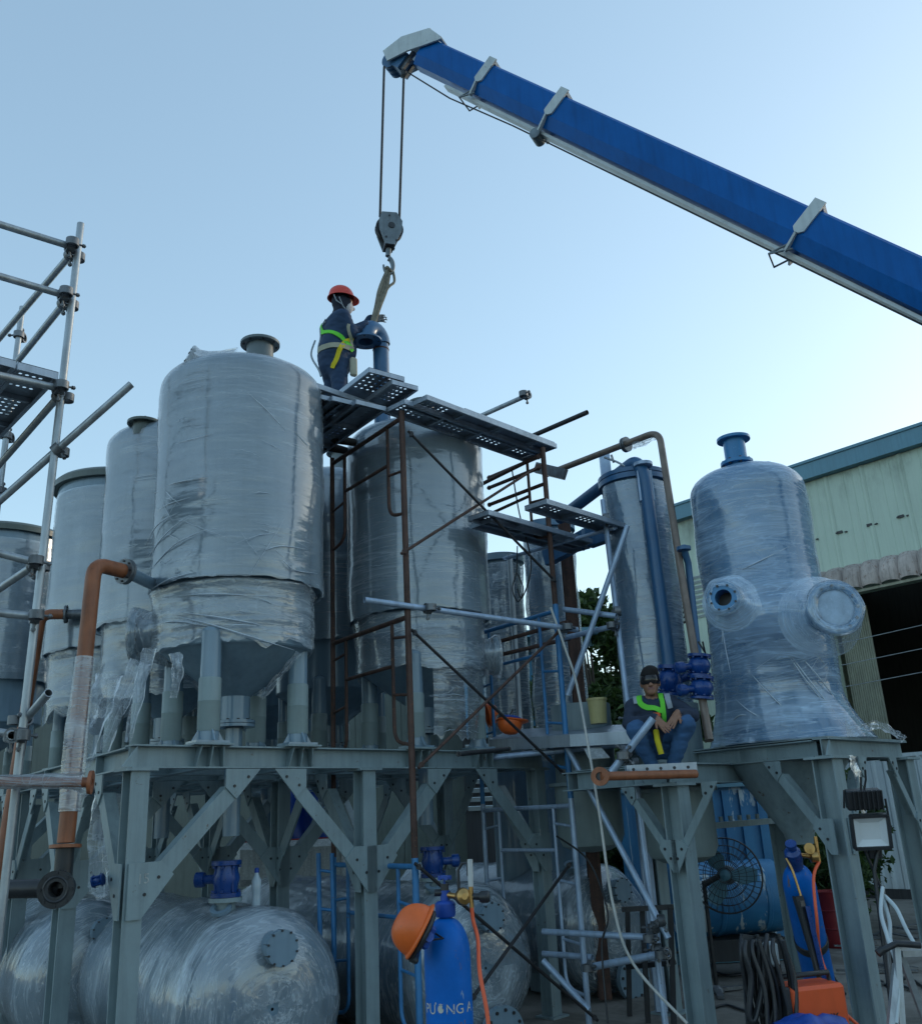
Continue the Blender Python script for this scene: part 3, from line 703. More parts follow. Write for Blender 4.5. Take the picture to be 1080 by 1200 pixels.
# stub on the dome with its film cap
dn=V((-.74,-.45,.34)).normalized(); p=b1+V((-.18,-.30,2.98)); hemi_nozzle(t1,p,dn,.085,.12,.22,M['nozzle'])
film_lathe([(.30,-.06),(.20,.05),(.15,.13),(.13,.19),(.140,.235),(.13,.25)],p,dn,M['film2'],'stretch_film',t1,n=40,seed=2.2,amp=.012,lump=.03)
folds(t1,b1,UR,1.3,2.85,20,3,.15,.0035); folds(t1,b1,UR+.006,1.26,1.9,30,13,.6,.003,-3.0,.6); folds(t1,b1,UR+.004,1.24,1.6,24,14,.5,.003,-1.3,.6); folds(t1,b1,LR+.02,.80,1.12,14,4,.15,.005)
fold_lines(t1,b1,UR+.012,[((180,578),(205,566),(245,559)),((184,598),(200,590),(222,583)),((290,460),(312,480),(335,505)),((345,505),(358,520),(370,530)),((205,520),(228,514),(250,508))],.005)
fold_lines(t1,b1,UR+.03,[((172,655),(195,625),(225,602)),((176,668),(205,638),(240,622)),((170,640),(185,615),(210,600)),((330,655),(345,668),(372,672)),((310,645),(330,640),(360,644)),((178,690),(200,678),(230,670))],.005)
fold_lines(t1,b1,LR+.05,[((205,722),(240,730),(290,745),(345,762)),((215,718),(260,724),(310,733)),((190,700),(250,696),(330,700)),((175,735),(205,728),(250,735))],.006)
# short grey branch
BRP=P(148,662,6.55)

TC2=fp(2.84,.375,0)
t2,b2,q2=tank('grey tank in clear film behind the rusty scaffold frames under the planks',TC2,12.7)
film_lathe(lin(LR+.02,.69,LR+.012,1.12,24)+[(LR+.03,1.17),(UR-.06,1.19)],b2,Z,M['film2'],'stretch_film',t2,seed=14.1,amp=.015,ragged=.04,lump=.04)
film_lathe(lin(.48,.10,.56,.72,30),b2,Z,M['film2'],'stretch_film',t2,phi0=-2.15,phi1=-.1,n=70,seed=17.3,amp=.03,freq=(3,30),ragged=.12,lump=.05)
p=b2+(V((1,.1,0)))*(LR-.05)+Z*.86; hemi_nozzle(t2,p,V((1,.1,0)),.12,.175,.14,M['tank'],blind=True)
film_lathe([(.19,.0),(.16,.05),(.15,.10),(.19,.165),(.19,.20),(.13,.215),(.01,.22)],p,V((1,.1,0)),M['film2'],'stretch_film',t2,n=50,seed=27.7,amp=.02,lump=.03)
folds(t2,b2,UR,1.3,2.7,10,5,.12,.0035); folds(t2,b2,LR-.03,.15,.7,26,6,.06,.005,-1.2,.8)
tB,bB,qB=tank('dome topped wrapped tank half hidden behind the nearest tank',fp(.885,1.875,0),31.3)
film_lathe(lin(LR+.01,.55,LR+.015,1.12,20)+[(LR+.03,1.17),(UR-.06,1.19)],bB,Z,M['film2'],'stretch_film',tB,seed=34.1,amp=.02,ragged=.10,lump=.05)
hemi_nozzle(tB,P(168,512,7.75),Z,.10,.15,.12,M['lid'])
tC,bC,qC=tank('wrapped tank with dark flat lid behind the left scaffold pole',fp(.80,3.45,0),41.3,top='lid')
film_lathe(lin(LR+.01,.55,LR+.015,1.12,20)+[(LR+.03,1.17),(UR-.06,1.19)],bC,Z,M['film2'],'stretch_film',tC,seed=44.1,amp=.02,ragged=.10,lump=.05)
cD=P(2,700,11.0); tD,bD,qD=tank('wrapped tank with dark flat lid at the far left edge',V((cD.x,cD.y,0)),51.3,top='lid')
tF2,bF2,qF2=tank('wrapped tank in the back row behind the two nearest tanks, only its foot showing',fp(2.75,3.5,0),71.3)
tE2,bE2,qE2=tank('dark tank in the back row, in the gap between the two nearest tanks',fp(2.75,1.95,0),61.3)

# ---------------------------------------------------------------- blue tank on the right stand
CE=rp(.53,.50,0)+V((-.10,0,0)); zE=ZR+RB+.012; bE=V((CE.x,CE.y,zE)); RE=.485
te=thing('storage_tank','blue grey dome topped tank in loose film on the right stand, two side nozzles','tank',bE)
m=MB(); m.lathe([(RE,.02),(RE,1.13),(RE+.006,1.135),(RE+.006,1.15),(RE,1.155),(RE,2.18)]+dish(RE,2.18,.26)[1:],bE,Z,72,caps=False); m.build('shell',M['blue_tank'],te)
sb=bE-V((.05,0,0))+Z*.21
m=MB(); m.lathe([(.10,2.18),(.10,2.28),(.145,2.28),(.145,2.31),(.098,2.31),(.098,2.52),(.15,2.52),(.15,2.545),(.09,2.545),(.09,2.3)],sb,Z,28,caps=False)
for k in range(8):
    a=k*math.pi/4; c=sb+V((math.cos(a)*.122,math.sin(a)*.122,0)); m.tube(c+Z*2.268,c+Z*2.325,.012,6,mi=1)
m.build('vent_stack',[M['blue_tank'],M['black']],te)
m=MB(); c=bE+V((.21,-.05,2.41)); m.path([c+V((.05*math.cos(a),0,.05*math.sin(a)+.02)) for a in [i*.35-.3 for i in range(12)]],.016,8); m.build('lifting_lug',M['blue_tank'],te)
d1=V((-.22,-1,0)).normalized()
def noz(px,py,Y,ax,r,rf):
    f=P(px,py,Y); return f
f1=P(848,701,6.37); L1=.16; d1=V((f1.x-CE.x,f1.y-CE.y,0)).normalized(); hemi_nozzle(te,f1-d1*L1,d1,.068,.112,L1,M['blue_tank'],bolts=8)
f2=P(977,713,6.38); d2=V((f2.x-CE.x,f2.y-CE.y,0)).normalized(); L2=.24; hemi_nozzle(te,f2-d2*L2,d2,.125,.185,L2,M['blue_tank'],bolts=12)
film_lathe([(.30,-.05),(.20,.08),(.165,.16),(.19,.235),(.198,.27),(.19,.285),(.125,.288),(.12,.27)],f2-d2*L2,d2,M['filmE'],'stretch_film',te,n=56,seed=3.3,amp=.006,lump=.012)
m=MB(); m.lathe([(.128,0),(.10,.004),(.05,.001),(.001,.003)],f2+d2*.032,d2,40); m.uv=None; m.build('film_cover',M['filmcap'],te)
film_lathe([(.20,-.05),(.12,.03),(.10,.09),(.118,.15),(.122,.18),(.08,.19)],f1-d1*L1,d1,M['filmE'],'stretch_film',te,n=44,seed=8.3,amp=.008,lump=.03)
def blE(ph,z):
    e=ER*math.cos(ph)+EL*math.sin(ph)
    s=max(0,e.dot(d2))**4*.10*math.exp(-((z-1.0)/.35)**2)
    s+=max(0,e.dot(d1))**6*.05*math.exp(-((z-1.02)/.2)**2)
    fl=max(0,(.42-z)/.42)      # skirt of film flaring on the deck
    return s+fl**1.6*(.10+.10*max(0,e.dot(V((.8,-.6,0)))))+.03*fl*mnoise.noise(V((math.cos(ph)*6,math.sin(ph)*6,z*2)))
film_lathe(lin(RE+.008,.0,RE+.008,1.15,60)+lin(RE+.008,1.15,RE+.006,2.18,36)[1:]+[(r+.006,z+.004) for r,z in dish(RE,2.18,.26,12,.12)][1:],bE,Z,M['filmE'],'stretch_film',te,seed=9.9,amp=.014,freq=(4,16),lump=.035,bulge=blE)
# bottom cone below the deck
m=MB(); m.lathe([(.10,-.78),(.12,-.70),(RE*.96,-.16),(RE*.96,-.03)],bE,Z,48,caps=False); m.build('bottom_cone',M['steel'],te)
fold_lines(te,bE,RE+.045,[((900,728),(915,752),(935,780),(962,815),(990,850)),((905,735),(925,770),(950,805),(985,848)),((912,745),(940,772),(968,805),(1000,852)),((880,790),(900,812),(930,842)),((862,820),(880,835),(905,846),(930,852)),((855,848),(868,838),(890,842)),((925,738),(950,760),(975,790)),((846,735),(850,760),(856,790)),((890,700),(930,705),(962,700)),((870,712),(905,722),(950,735)),((868,690),(900,688),(950,686)),((868,668),(895,655),(925,640))])
folds(te,bE,RE+.010,.9,2.1,14,7,.35,.0032); folds(te,bE,RE+.03,.45,1.0,16,17,.8,.0036)
# the film tail at its right foot
def strip(pts,wid,mat,name,seed=0,nw=6,amp=.03,side=None,parent=None,ruf=.5):
    pts=spline(pts,8); m=MB(); m.uv=[]; n=len(pts)
    for i,p in enumerate(pts):
        a=pts[max(i-1,0)];b_=pts[min(i+1,n-1)]; tg=(b_-a).normalized(); sd_=(side if side else V((1,0,0))); sd_=(sd_-tg*sd_.dot(tg)).normalized(); nn_=tg.cross(sd_)
        wd=wid(i/(n-1)) if callable(wid) else wid
        for k in range(nw+1):
            u=k/nw-.5; edge=.25*mnoise.noise(V((i*.35,k*3.1+seed,seed)))*wd*(abs(u)*2)
            m.v.append(tuple(p+sd_*(u*wd+edge)+nn_*(amp*mnoise.noise(V((u*5+seed,i*.30,seed)))+amp*.5*math.sin(u*14+i*.1)))); m.uv.append((u*wd+seed,i*.05))
    N=nw+1
    for i in range(n-1):
        for k in range(nw): m.f.append((i*N+k,i*N+k+1,(i+1)*N+k+1,(i+1)*N+k)); m.sm.append(True); m.mi.append(0)
    return m.build(name,mat,parent)
e0=bE+V((.42,-.36,.03)); strip([e0,e0+V((.12,.0,.05)),e0+V((.24,.02,.06)),e0+V((.36,.0,-.02)),e0+V((.40,-.01,-.06))],.07,M['film3'],'film_tail',3,parent=te,amp=.02,side=V((0,.3,1)))
strip([rp(.35,-.075,ZR-.0),rp(.33,-.08,ZR-.2),rp(.30,-.09,ZR-.45),rp(.28,-.09,ZR-.62)],lambda t:.16*(1-t)+.05,M['film3'],'film_shred',5,parent=te,side=ER)

# shreds of film hanging left of and under the nearest tank
for k,(a,b_,c_,w_,sd_) in enumerate((((165,775,6.5),(140,830,6.45),(122,880,6.4),.14,1),((175,760,6.45),(165,800,6.4),(150,870,6.35),.10,2),((205,765,6.2),(208,790,6.18),(203,818,6.2),.09,3),((128,790,6.9),(112,840,6.8),(98,900,6.7),.22,4))):
    strip([P(*a),P(*b_),P(*c_)],lambda t,w_=w_:w_*(1-.5*t),M['film3'],'film_shred',sd_*3.3,parent=t1,side=V((1,.2,.3)))
strip([P(350,765,6.75),P(330,790,6.75),P(305,818,6.8)],.05,M['film3'],'film_shred',8,parent=t1)
strip([P(128,930,6.6),P(122,990,6.6),P(128,1050,6.5)],.22,M['film3'],'film_shred',18,parent=t1)

# ---------------------------------------------------------------- horizontal vessels under the platform
def htank(label,end,length,R,seed,group='wrapped vessels lying under the platform'):
    e=V(end); t=thing('horizontal_vessel',label,'vessel',V((e.x,e.y,0)),group)
    m=MB(); ax=-EL    # axis points to the camera end
    o=e+EL*length
    m.lathe([(.02,-.22)]+[(R*math.sin(i/8*math.pi/2),-.22*math.cos(i/8*math.pi/2)) for i in range(1,9)]+[(R,length)]+[(R*math.cos(i/10*math.pi/2)**.8 if i<10 else .01,length+.26*math.sin(i/10*math.pi/2)) for i in range(1,11)],o,ax,64,caps=False)
    m.build('shell',M['tank'],t)
    for f in(.2,.8):
        m=MB(); p=o+ax*length*f; z0=.02; m.box(V((p.x,p.y,(e.z-R*.6)/2+.03)),(R*1.5,.16,max(.12,e.z-R*.6)),ER,EL); m.build('saddle',M['steel'],t)
    p=e-EL*.10+ER*.02+Z*(R*.62)
    hemi_nozzle(t,p,-EL,.10,.115,.22,M['tank'],'manhole_nozzle',bolts=10,blind=True)
    hemi_nozzle(t,e+EL*.12-ER*.22+Z*R*.90,(-ER*.35+Z*.9-EL*.3),.05,.075,.08,M['tank'],'vent_stub',bolts=0)
    p=e-EL*.14-Z*R*.78+ER*.10; hemi_nozzle(t,p,-EL,.13,.20,.16,M['tank'],'manhole_nozzle',bolts=12,blind=True)
    pf=[(R+.008,.02+i*(length-.02)/40) for i in range(41)]+[(max(.02,R*math.cos(i/16*math.pi/2)**.8)+.006,length+.012+.27*math.sin(i/16*math.pi/2)) for i in range(1,17)]
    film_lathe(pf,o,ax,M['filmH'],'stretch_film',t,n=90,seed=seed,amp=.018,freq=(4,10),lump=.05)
    return t,o
HZ=.55; HR=.60
eh1=V((-1.56,6.98,HZ)); h1,ho1=htank('wrapped grey vessel lying under the left bay, round end towards us',eh1,3.6,HR,5.5)
eh2=V((-.14,8.25,HZ)); h2,ho2=htank('wrapped grey vessel lying behind the foreground blue cylinder',eh2,3.6,HR,15.5)
eh3=V((1.15,9.9,.60)); h3,ho3=htank('pale wrapped vessel lying furthest right under the scaffold',eh3,3.0,.56,25.5)
eh4=V((-3.35,8.6,HZ)); h4,ho4=htank('wrapped vessel lying at the far left behind the black pipe cross',eh4,3.0,HR,35.5)

# big bowl bottoms hanging under the middle platform
for k,(px,py,Y,r,lab) in enumerate(((795,960,8.3,.30,'olive grey dish bottomed pot hanging under the middle platform beside its leg'),(690,950,8.9,.30,'olive grey dish bottomed pot behind the blue scaffold poles'))):
    c=P(px,py,Y); t=thing('hanging_pot',lab,'vessel',c,'pots below the middle platform'); m=MB()
    m.lathe([(.02,-.36),(r*.55,-.345),(r*.88,-.30),(r,-.22),(r,.22)],c,Z,40,caps=False); m.build('bowl',M['leg'],t)
    m=MB(); m.lathe([(r-.01,.22),(r+.05,.22),(r+.05,.25),(r-.01,.25)],c,Z,40,caps=False); m.lathe([(r-.02,.25),(r-.02,.95)],c,Z,40); m.build('rim',M['steel'],t)

# ================================================================== VALVES AND PIPEWORK
def valve(label,c,ax,r=.11,h=.22,wheel=None,mat='valve',arm=None,group=None,ball=False):
    c=V(c); ax=V(ax).normalized(); t=thing('pipe_valve',label,'valve',c,group); b=c-ax*h/2
    m=MB()
    if ball: m.lathe([(r*.6,0),(r,0),(r,h*.10),(r*.62,h*.12),(r*.80,h*.25),(r*.93,h*.42),(r*.95,h*.55),(r*.84,h*.72),(r*.62,h*.86),(r*.98,h*.88),(r*.98,h),(r*.6,h)],b,ax,28)
    else: m.lathe([(r*.6,0),(r,0),(r,h*.12),(r*.78,h*.14),(r*.80,h*.3),(r*.92,h*.5),(r*.80,h*.7),(r*.78,h*.86),(r,h*.88),(r,h),(r*.6,h)],b,ax,28)
    ex=ax.orthogonal().normalized(); ey=ax.cross(ex)
    for k in range(8):
        a=k*math.pi/4; q=(ex*math.cos(a)+ey*math.sin(a))*r*.90
        for z in(.14,.80): m.tube(b+q+ax*h*z,b+q+ax*h*(z+.06),.010,6)
        if k%2==0 and not ball: m.bar(b+q*.86+ax*h*.12,b+q*.86+ax*h*.88,.010,.02,q)
    m.build('body',M[mat],t)
    if arm is not None:
        a=V(arm).normalized(); m=MB(); m.tube(c+a*r*.6,c+a*r*1.5,r*.30,14); m.lathe([(r*.45,0),(r*.5,.02),(r*.5,.06),(r*.3,.07)],c+a*r*1.5,a,16); m.build('bonnet',M[mat],t)
    return t
v1=P(265,1030,6.95); valve('bright blue flanged valve between the near tank outlet and its vessel',v1,Z,.105,.24,arm=(-1,.1,0),group='blue valves')
v2=P(507,1010,8.25); valve('bright blue flanged valve behind the rusty pole, above the second vessel',v2,Z,.105,.24,arm=(1,.1,0),group='blue valves')
for v in(v1,v2):
    t=thing('pipe_stub','grey flanged stub standing on the %s wrapped vessel under its blue valve'%('near' if v is v1 else 'second'),'pipe',v-Z*.12); m=MB(); m.lathe([(.07,-.22),(.07,-.03),(.115,-.03),(.115,-.002),(.07,-.002)],v-Z*.12,Z,24); m.build('pipe',M['steel'],t)

# orange feed pipe in front of the left platform
op=thing('feed_pipe','rust orange pipe rising beside the near tank with a bend to its left side','pipe',P(77,990,6.0))
a0=P(77,988,6.0); a1=P(121,664,6.2); a1=V((a0.x-.01,a0.y+.12,a1.z)); a2=P(146,661,6.35); a2.z=a1.z
m=MB(); pts=fillet([a0,a1,a2],.10,10); m.path(pts,.052,18); m.build('pipe',M['orange'],op)
m=MB(); d=(a2-a1).normalized(); flange(m,a2-d*.01,d,.055,.092,.02,8); m.lathe([(.055,0),(.092,0),(.092,.018),(.055,.018)],a2+d*.013,d,24,caps=False); m.build('flange',[M['clamp'],M['black']],op)
br=thing('branch_pipe','short grey branch joining the orange pipe flange to the near tank','pipe',a2); m=MB(); e=b1+Z*(a2.z-ZP); m.tube(a2+d*.03,V((b1.x-.55,b1.y-.25,a2.z)),.045,18); m.build('pipe',M['tank'],br)
m=MB(); d=(a1-a0).normalized(); flange(m,a0-d*.03,d,.055,.094,.02,0); m.build('flange',[M['orange'],M['black']],op)
mid=a0.lerp(a1,.62); film_lathe([(.056,0),(.058,.1),(.06,.3),(.057,.5),(.06,.7),(.058,.88),(.054,.98)],a0.lerp(a1,.10),d,M['film2'],'stretch_film',op,n=30,seed=66,amp=.012,lump=.02,freq=(6,12))
# black tee and cross below it
bt=thing('black_pipe_tee','black flanged pipe cross with open end below the orange pipe','pipe',P(85,1040,6.0))
c=V((a0.x,a0.y,P(85,1040,6.0).z)); fd=V((.10,-1,-.02)).normalized()
m=MB(); m.tube(c,a0-Z*.03,.055,20); m.tube(c,c+V((-1.1,.1,.02)),.055,20); m.tube(c-fd*.05,c+fd*.09,.068,20,caps=False); m.build('pipe',M['black'],bt)
m=MB(); p=c+fd*.09; m.lathe([(.045,.03),(.045,-.08),(.001,-.08)],p,fd,24,caps=False,mi=1); m.lathe([(.045,.03),(.108,.03),(.108,0),(.06,0)],p,fd,28,caps=False); m.lathe([(.062,.032),(.070,.036),(.078,.032)],p,fd,28,caps=False)
ex=fd.orthogonal().normalized(); ey=fd.cross(ex)
for k in range(8):
    aa=k*math.pi/4; q=p+(ex*math.cos(aa)+ey*math.sin(aa))*.092; m.tube(q+fd*.022,q+fd*.036,.010,8,mi=1)
m.build('flange',[M['black'],M['dark']],bt)
valve('small dark blue valve hidden behind the black pipe cross',c+V((.12,.25,.02)),V((1,0,.2)),.036,.07,group='blue valves')
# second orange pipe further back
op2=thing('feed_pipe','thin far orange pipe bending into the tank behind the left scaffold pole','pipe',P(14,1000,8.0))
q0=P(12,930,8.4); q1=P(36,712,8.4); q1=V((q0.x-.02,q0.y+.3,q1.z)); q2=P(78,713,8.75); q2.z=q1.z
m=MB(); m.path(fillet([V((q0.x,q0.y-.2,.3)),q1,q2],.10,8),.05,14); m.build('pipe',M['orange'],op2)
d=(q2-q1).normalized(); m=MB(); flange(m,q2-d*.01,d,.05,.088,.02,6); m.tube(q2,q2+d*.35,.045,14); m.build('flange',[M['clamp'],M['black']],op2)
# loose orange pipe lying across the left scaffold, film over it
l0=P(-60,916,5.3); l1=P(104,917,5.45); t=thing('loose_pipe','film covered orange pipe lying level at the left edge, flange at its end','pipe',l1); d=(l1-l0).normalized()
m=MB(); m.tube(l0,l1,.028,16); m.build('pipe',M['orange'],t); m=MB(); m.lathe([(.022,0),(.066,0),(.066,.02),(.022,.02)],l1,d,26,caps=False); m.lathe([(.022,.02),(.022,-.02)],l1,d,20,caps=False); m.build('flange',M['orange'],t)
film_lathe([(.031,i*.06) for i in range(int((l1-l0).length/.06))]+[(.045,(l1-l0).length-.03)],l0,d,M['film3'],'stretch_film',t,n=24,seed=71,amp=.012,lump=.02,freq=(6,12))
strip([l1-d*.12,l1-d*.05-Z*.03,l1+Z*-.065],.05,M['film3'],'film_shred',9,parent=t)
# orange pipe in front of the middle platform
l0=P(703,910,6.5); l1=P(815,907,6.85); d=(l0-l1).normalized(); t=thing('loose_pipe','bare orange pipe with open flange in front of the middle platform','pipe',l0)
m=MB(); m.tube(l1,l0,.030,16); m.build('pipe',M['orange'],t)
fd=(V((-.35,-1,.0))).normalized(); m=MB(); m.lathe([(.028,.0),(.062,0),(.062,.022),(.028,.022),(.028,0)],l0-fd*.01,fd,26,caps=False); m.lathe([(.028,.01),(.001,.01)],l0-fd*.01,fd,20,caps=False,mi=1); m.build('flange',[M['orange'],M['black']],t)
m=MB(); m.bar(P(733,902,6.75),P(815,898,6.95),.03,.055)
for k in range(5): m.tube(P(742+k*16,902-k*.7,6.72),P(742+k*16,902-k*.7,6.70),.012,6,mi=1)
tag(m.build('perforated_channel',[M['plank'],M['black']]),'drilled light grey channel lying just above the bare orange pipe','steel channel')

# tall bent pipe running down beside the column to the blue valves
tp=thing('tall_pipe','tall thin brown grey pipe arching over the slim column down to the blue valves','pipe',P(826,860,7.2))
pts=fillet([P(640,556,9.1),P(772,505,8.0),P(801,690,7.5),P(831,868,7.05)],.14,8)
m=MB(); m.path(pts,.032,14); m.build('pipe',M['brownpipe'],tp)
m=MB(); k=P(733,521,8.33); d=(P(772,505,8.0)-P(640,556,9.1)).normalized(); flange(m,k-d*.02,d,.034,.075,.018,6); flange(m,k+d*.004,d,.034,.075,.018,0); m.build('flange',[M['clamp'],M['black']],tp)
m=MB(); m.path([P(708,536,8.5),P(722,541,8.4),P(742,551,8.3)],.012,6); m.path([P(719,542,8.45),P(716,533,8.45)],.012,6); tag(m.build('pipe_bracket',M['galv']),'small bracket bar from the tall pipe to the top of the slim column','bracket')
strip([P(741,523,8.2),P(755,519,8.15),P(768,512,8.05)],.06,M['film3'],'film_shred',31,parent=tp,side=Z)
for px,py,Y,lab in((785,798,7.45,'round dark blue valve right beside the head of the seated worker'),(819,780,7.25,'upper dark blue valve on the tall pipe left of the blue tank'),(822,806,7.18,'lower dark blue valve on the tall pipe left of the blue tank')):
    valve(lab,P(px,py,Y),(.12,-.05,1),.105 if px<800 else .092,.24 if px<800 else .175,arm=(1,-.1,.15) if px<800 else (-1,-.3,-.1),ball=True,group='blue valves')
m=MB(); m.path([P(818,752,7.2),P(826,765,7.18),P(823,752,7.15)],.008,6); tag(m.build('valve_lever',M['black']),'small black lever above the blue valves on the tall pipe','lever')
m=MB(); q=P(800,640,7.5); m.path([q,P(806,660,7.6),P(818,770,7.35)],.030,10); m.lathe([(.03,0),(.06,0),(.06,.03),(.03,.03)],P(801,645,7.5),Z,18); tag(m.build('riser_pipe',M['pipeblue']),'dark blue riser running behind the tall pipe beside the blue tank','pipe')

# slim column with blue down pipe
cf=P(757,700,8.6); cf=V((cf.x,cf.y,0)); RCf=.30; ztop=P(740,560,8.6).z
t=thing('slim_column','slim film wrapped column with flat lid and dark blue pipe down its front','tank',V((cf.x,cf.y,2.0)))
m=MB(); m.tube(V((cf.x,cf.y,2.02)),V((cf.x,cf.y,ztop-.10)),RCf,48); m.build('shell',M['colgrey'],t)
m=MB(); m.lathe([(RCf,0),(RCf+.045,0),(RCf+.045,.05),(RCf+.02,.055),(RCf+.045,.06),(RCf+.045,.10),(.02,.15)],V((cf.x,cf.y,ztop-.10)),Z,48); m.build('lid',M['pipeblue'],t)
film_lathe(lin(RCf+.008,.0,RCf+.008,ztop-2.15,70),V((cf.x,cf.y,2.03)),Z,M['filmC'],'stretch_film',t,n=70,seed=81,amp=.012,lump=.03)
dv=V((.10,-.99,0)).normalized(); b=cf+dv*(RCf+.07)
m=MB(); m.path(fillet([P(655,608,9.4),V((b.x-.05,b.y+.05,ztop+.06)),V((b.x,b.y,ztop-.1)),V((b.x+.03,b.y,2.3))],.16,8),.062,18); m.build('down_pipe',M['pipeblue'],t)
m=MB(); p=V((b.x,b.y,ztop-.02)); m.lathe([(.06,0),(.09,0),(.09,.03),(.06,.03)],p,Z,20); m.box(V((b.x,b.y,ztop-.22)),(.14,.05,.30)); m.build('pipe_clip',M['galvb'],t)
# neighbouring slim columns behind the scaffold
for px,Y,r,ht,mt,lab in((655,10.2,.27,612,'colgrey','slim wrapped column behind the right scaffold frame under the small planks'),(594,10.6,.24,650,'tank','slim grey wrapped column just right of the scaffold tank')):
    c=P(px,800,Y); z1=P(px,ht,Y).z; t=thing('slim_column',lab,'tank',V((c.x,c.y,0)),'slim columns behind the scaffold')
    m=MB(); m.lathe([(r,0.02),(r,z1-.12),(r+.05,z1-.12),(r+.05,z1-.04),(r*.6,z1),(.01,z1+.03)],V((c.x,c.y,0)),Z,40); m.build('shell',M[mt],t)
    film_lathe(lin(r+.008,2.2,r+.008,z1-.15,50),V((c.x,c.y,0)),Z,M['film2'],'stretch_film',t,n=50,seed=px,amp=.015,lump=.05)
m=MB(); c=P(668,700,9.6); m.ibeam(V((c.x,c.y,.02)),V((c.x,c.y,P(665,612,9.6).z)),.14,.12,.008,.01,up=V((0,1,0))); tag(m.build('brown_stanchion',M['rust']),'dark brown H section upright between the scaffold and the slim columns','steel post')
m=MB(); c=P(727,720,8.9); m.box(V((c.x,c.y,2.6)),(.10,.07,5.15),V((1,0,0)),V((0,1,0))); o_=m.build('flat_stanchion',M['galvb']); tag(o_,'pale blue flat upright at the left of the slim column','steel post')
m=MB(); c0=P(690,634,8.9); c1=P(724,622,8.6); m.bar(c0,c1,.10,.14); m.bar(P(683,645,8.85),P(683,620,8.85),.03,.03); tag(m.build('cross_beam',M['pipeblue']),'short blue grey beam end left of the slim column top','steel beam')
m=MB(); m.bar(P(640,655,9.4),P(708,618,8.9),.10,.16); tag(m.build('cross_beam',M['pipeblue']),'long blue grey beam sloping under the small planks','steel beam')
m=MB(); m.bar(P(628,548,9.0),P(662,556,8.8),.06,.11); tag(m.build('cross_beam',M['clamp']),'short dark channel end behind the right scaffold pole top','steel beam')

# ================================================================== SCAFFOLDING
def clamp(c,ax1,ax2,parent,s=1.0,name='clamp'):
    """a right-angle coupler: two half rings, hinge and bolt"""
    c=V(c); ax1=V(ax1).normalized(); ax2=V(ax2).normalized(); n=ax1.cross(ax2)
    n=n.normalized() if n.length>.05 else ax1.orthogonal().normalized()
    m=MB(); r=.033*s
    m.lathe([(r,-.026*s),(r+.011*s,-.026*s),(r+.011*s,.026*s),(r,.026*s)],c,ax1,16,caps=False)
    c2=c+n*.052*s; m.lathe([(r,-.026*s),(r+.011*s,-.026*s),(r+.011*s,.026*s),(r,.026*s)],c2,ax2,16,caps=False)
    m.box(c+n*.026*s,(.05*s,.05*s,.03*s),ax1,ax1.cross(n).normalized(),n)
    p=ax1.cross(n).normalized()
    m.tube(c+p*.035*s-ax1*.0-n*.0,c+p*.095*s,.008*s,6); m.tube(c+p*.072*s,c+p*.088*s,.015*s,6)
    m.tube(c2+ax1*.035*s,c2+ax1*.09*s,.008*s,6); m.tube(c2+ax1*.068*s,c2+ax1*.084*s,.015*s,6)
    return m.build(name,M['clamp'],parent)
def tube_thing(label,p0,p1,mat='galv',r=.0245,cat='scaffold tube',group=None,name='scaffold_tube',clamps=()):
    p0=V(p0);p1=V(p1); t=thing(name,label,cat,p0,group); d=(p1-p0).normalized()
    m=MB(); m.tube(p0,p1,r,14,caps=False); m.tube(p1,p0,r*.84,14,caps=False)
    ex=d.orthogonal().normalized()
    for p,dd in((p0,-d),(p1,d)): m.lathe([(r*.84,0),(r,0)],p,dd,14,caps=False)
    m.build('tube',M[mat],t)
    for f,ax in clamps: clamp(p0.lerp(p1,f),d,ax,t)
    return t
GL='tubes of the left scaffold'
yl=5.5; lp=lambda px,py,Y=yl:P(px,py,Y)
xl=-2.62
pole=tube_thing('long upright galvanised scaffold pole at the left edge',V((-2.67,yl,.02)),V((-2.578,yl,lp(94,262).z)),group=GL)
bk=-EL
A=lp(84,289,5.44); B=lp(76,346,5.44); Cc=lp(70,455,5.44)
for k,(j,(ex_,ey_),lab) in enumerate(((A,(-70,241),'top guard rail of the left scaffold, running off the left edge'),(B,(-70,303),'lower guard rail of the left scaffold, running off the left edge'),(Cc,(-70,425),'rail beside the perforated plank on the left scaffold'))):
    e=lp(ex_,ey_,4.9); tube_thing(lab,e,j,group=GL,clamps=((.985,(0,0,1)),))
for k,(a,b_,lab) in enumerate(((A,(-25,425,7.0),'upper side rail of the left scaffold running away to the back pole'),(B,(-25,480,7.0),'lower side rail of the left scaffold running away to the back pole'),(Cc,(-40,590,7.0),'side rail under the left plank running away'))):
    tube_thing(lab,a+V((.0,.03,-.02)),P(*b_),group=GL,clamps=((.02,(0,0,1)),))
q=P(14,430,7.0); tube_thing('short back pole of the left scaffold above the plank',V((q.x-.02,7.0,.02)),V((q.x+.03,7.0,P(19,360,7.0).z)),group=GL,clamps=((.955,(1,0,0)),(.80,(1,0,0)),(.72,(1,0,0))))
d0=lp(154,450,5.42); d1=P(-40,622,5.6); tube_thing('long diagonal scaffold tube sticking out right of the left pole',d0,d1,group=GL,clamps=((.45,(0,0,1)),))
tube_thing('level blue grey tube at the left edge at mid height',P(-60,633,5.2),P(44,660,5.46),group=GL,clamps=((.97,(0,0,1)),))
tube_thing('diagonal tube running down left from the mid height coupler',P(44,660,5.5),P(-60,730,6.4),group=GL,clamps=((.03,(0,0,1)),))
tube_thing('lower level tube at the left edge beside the orange pipe',P(-60,712,5.2),P(44,723,5.46),group=GL,clamps=((.97,(0,0,1)),))
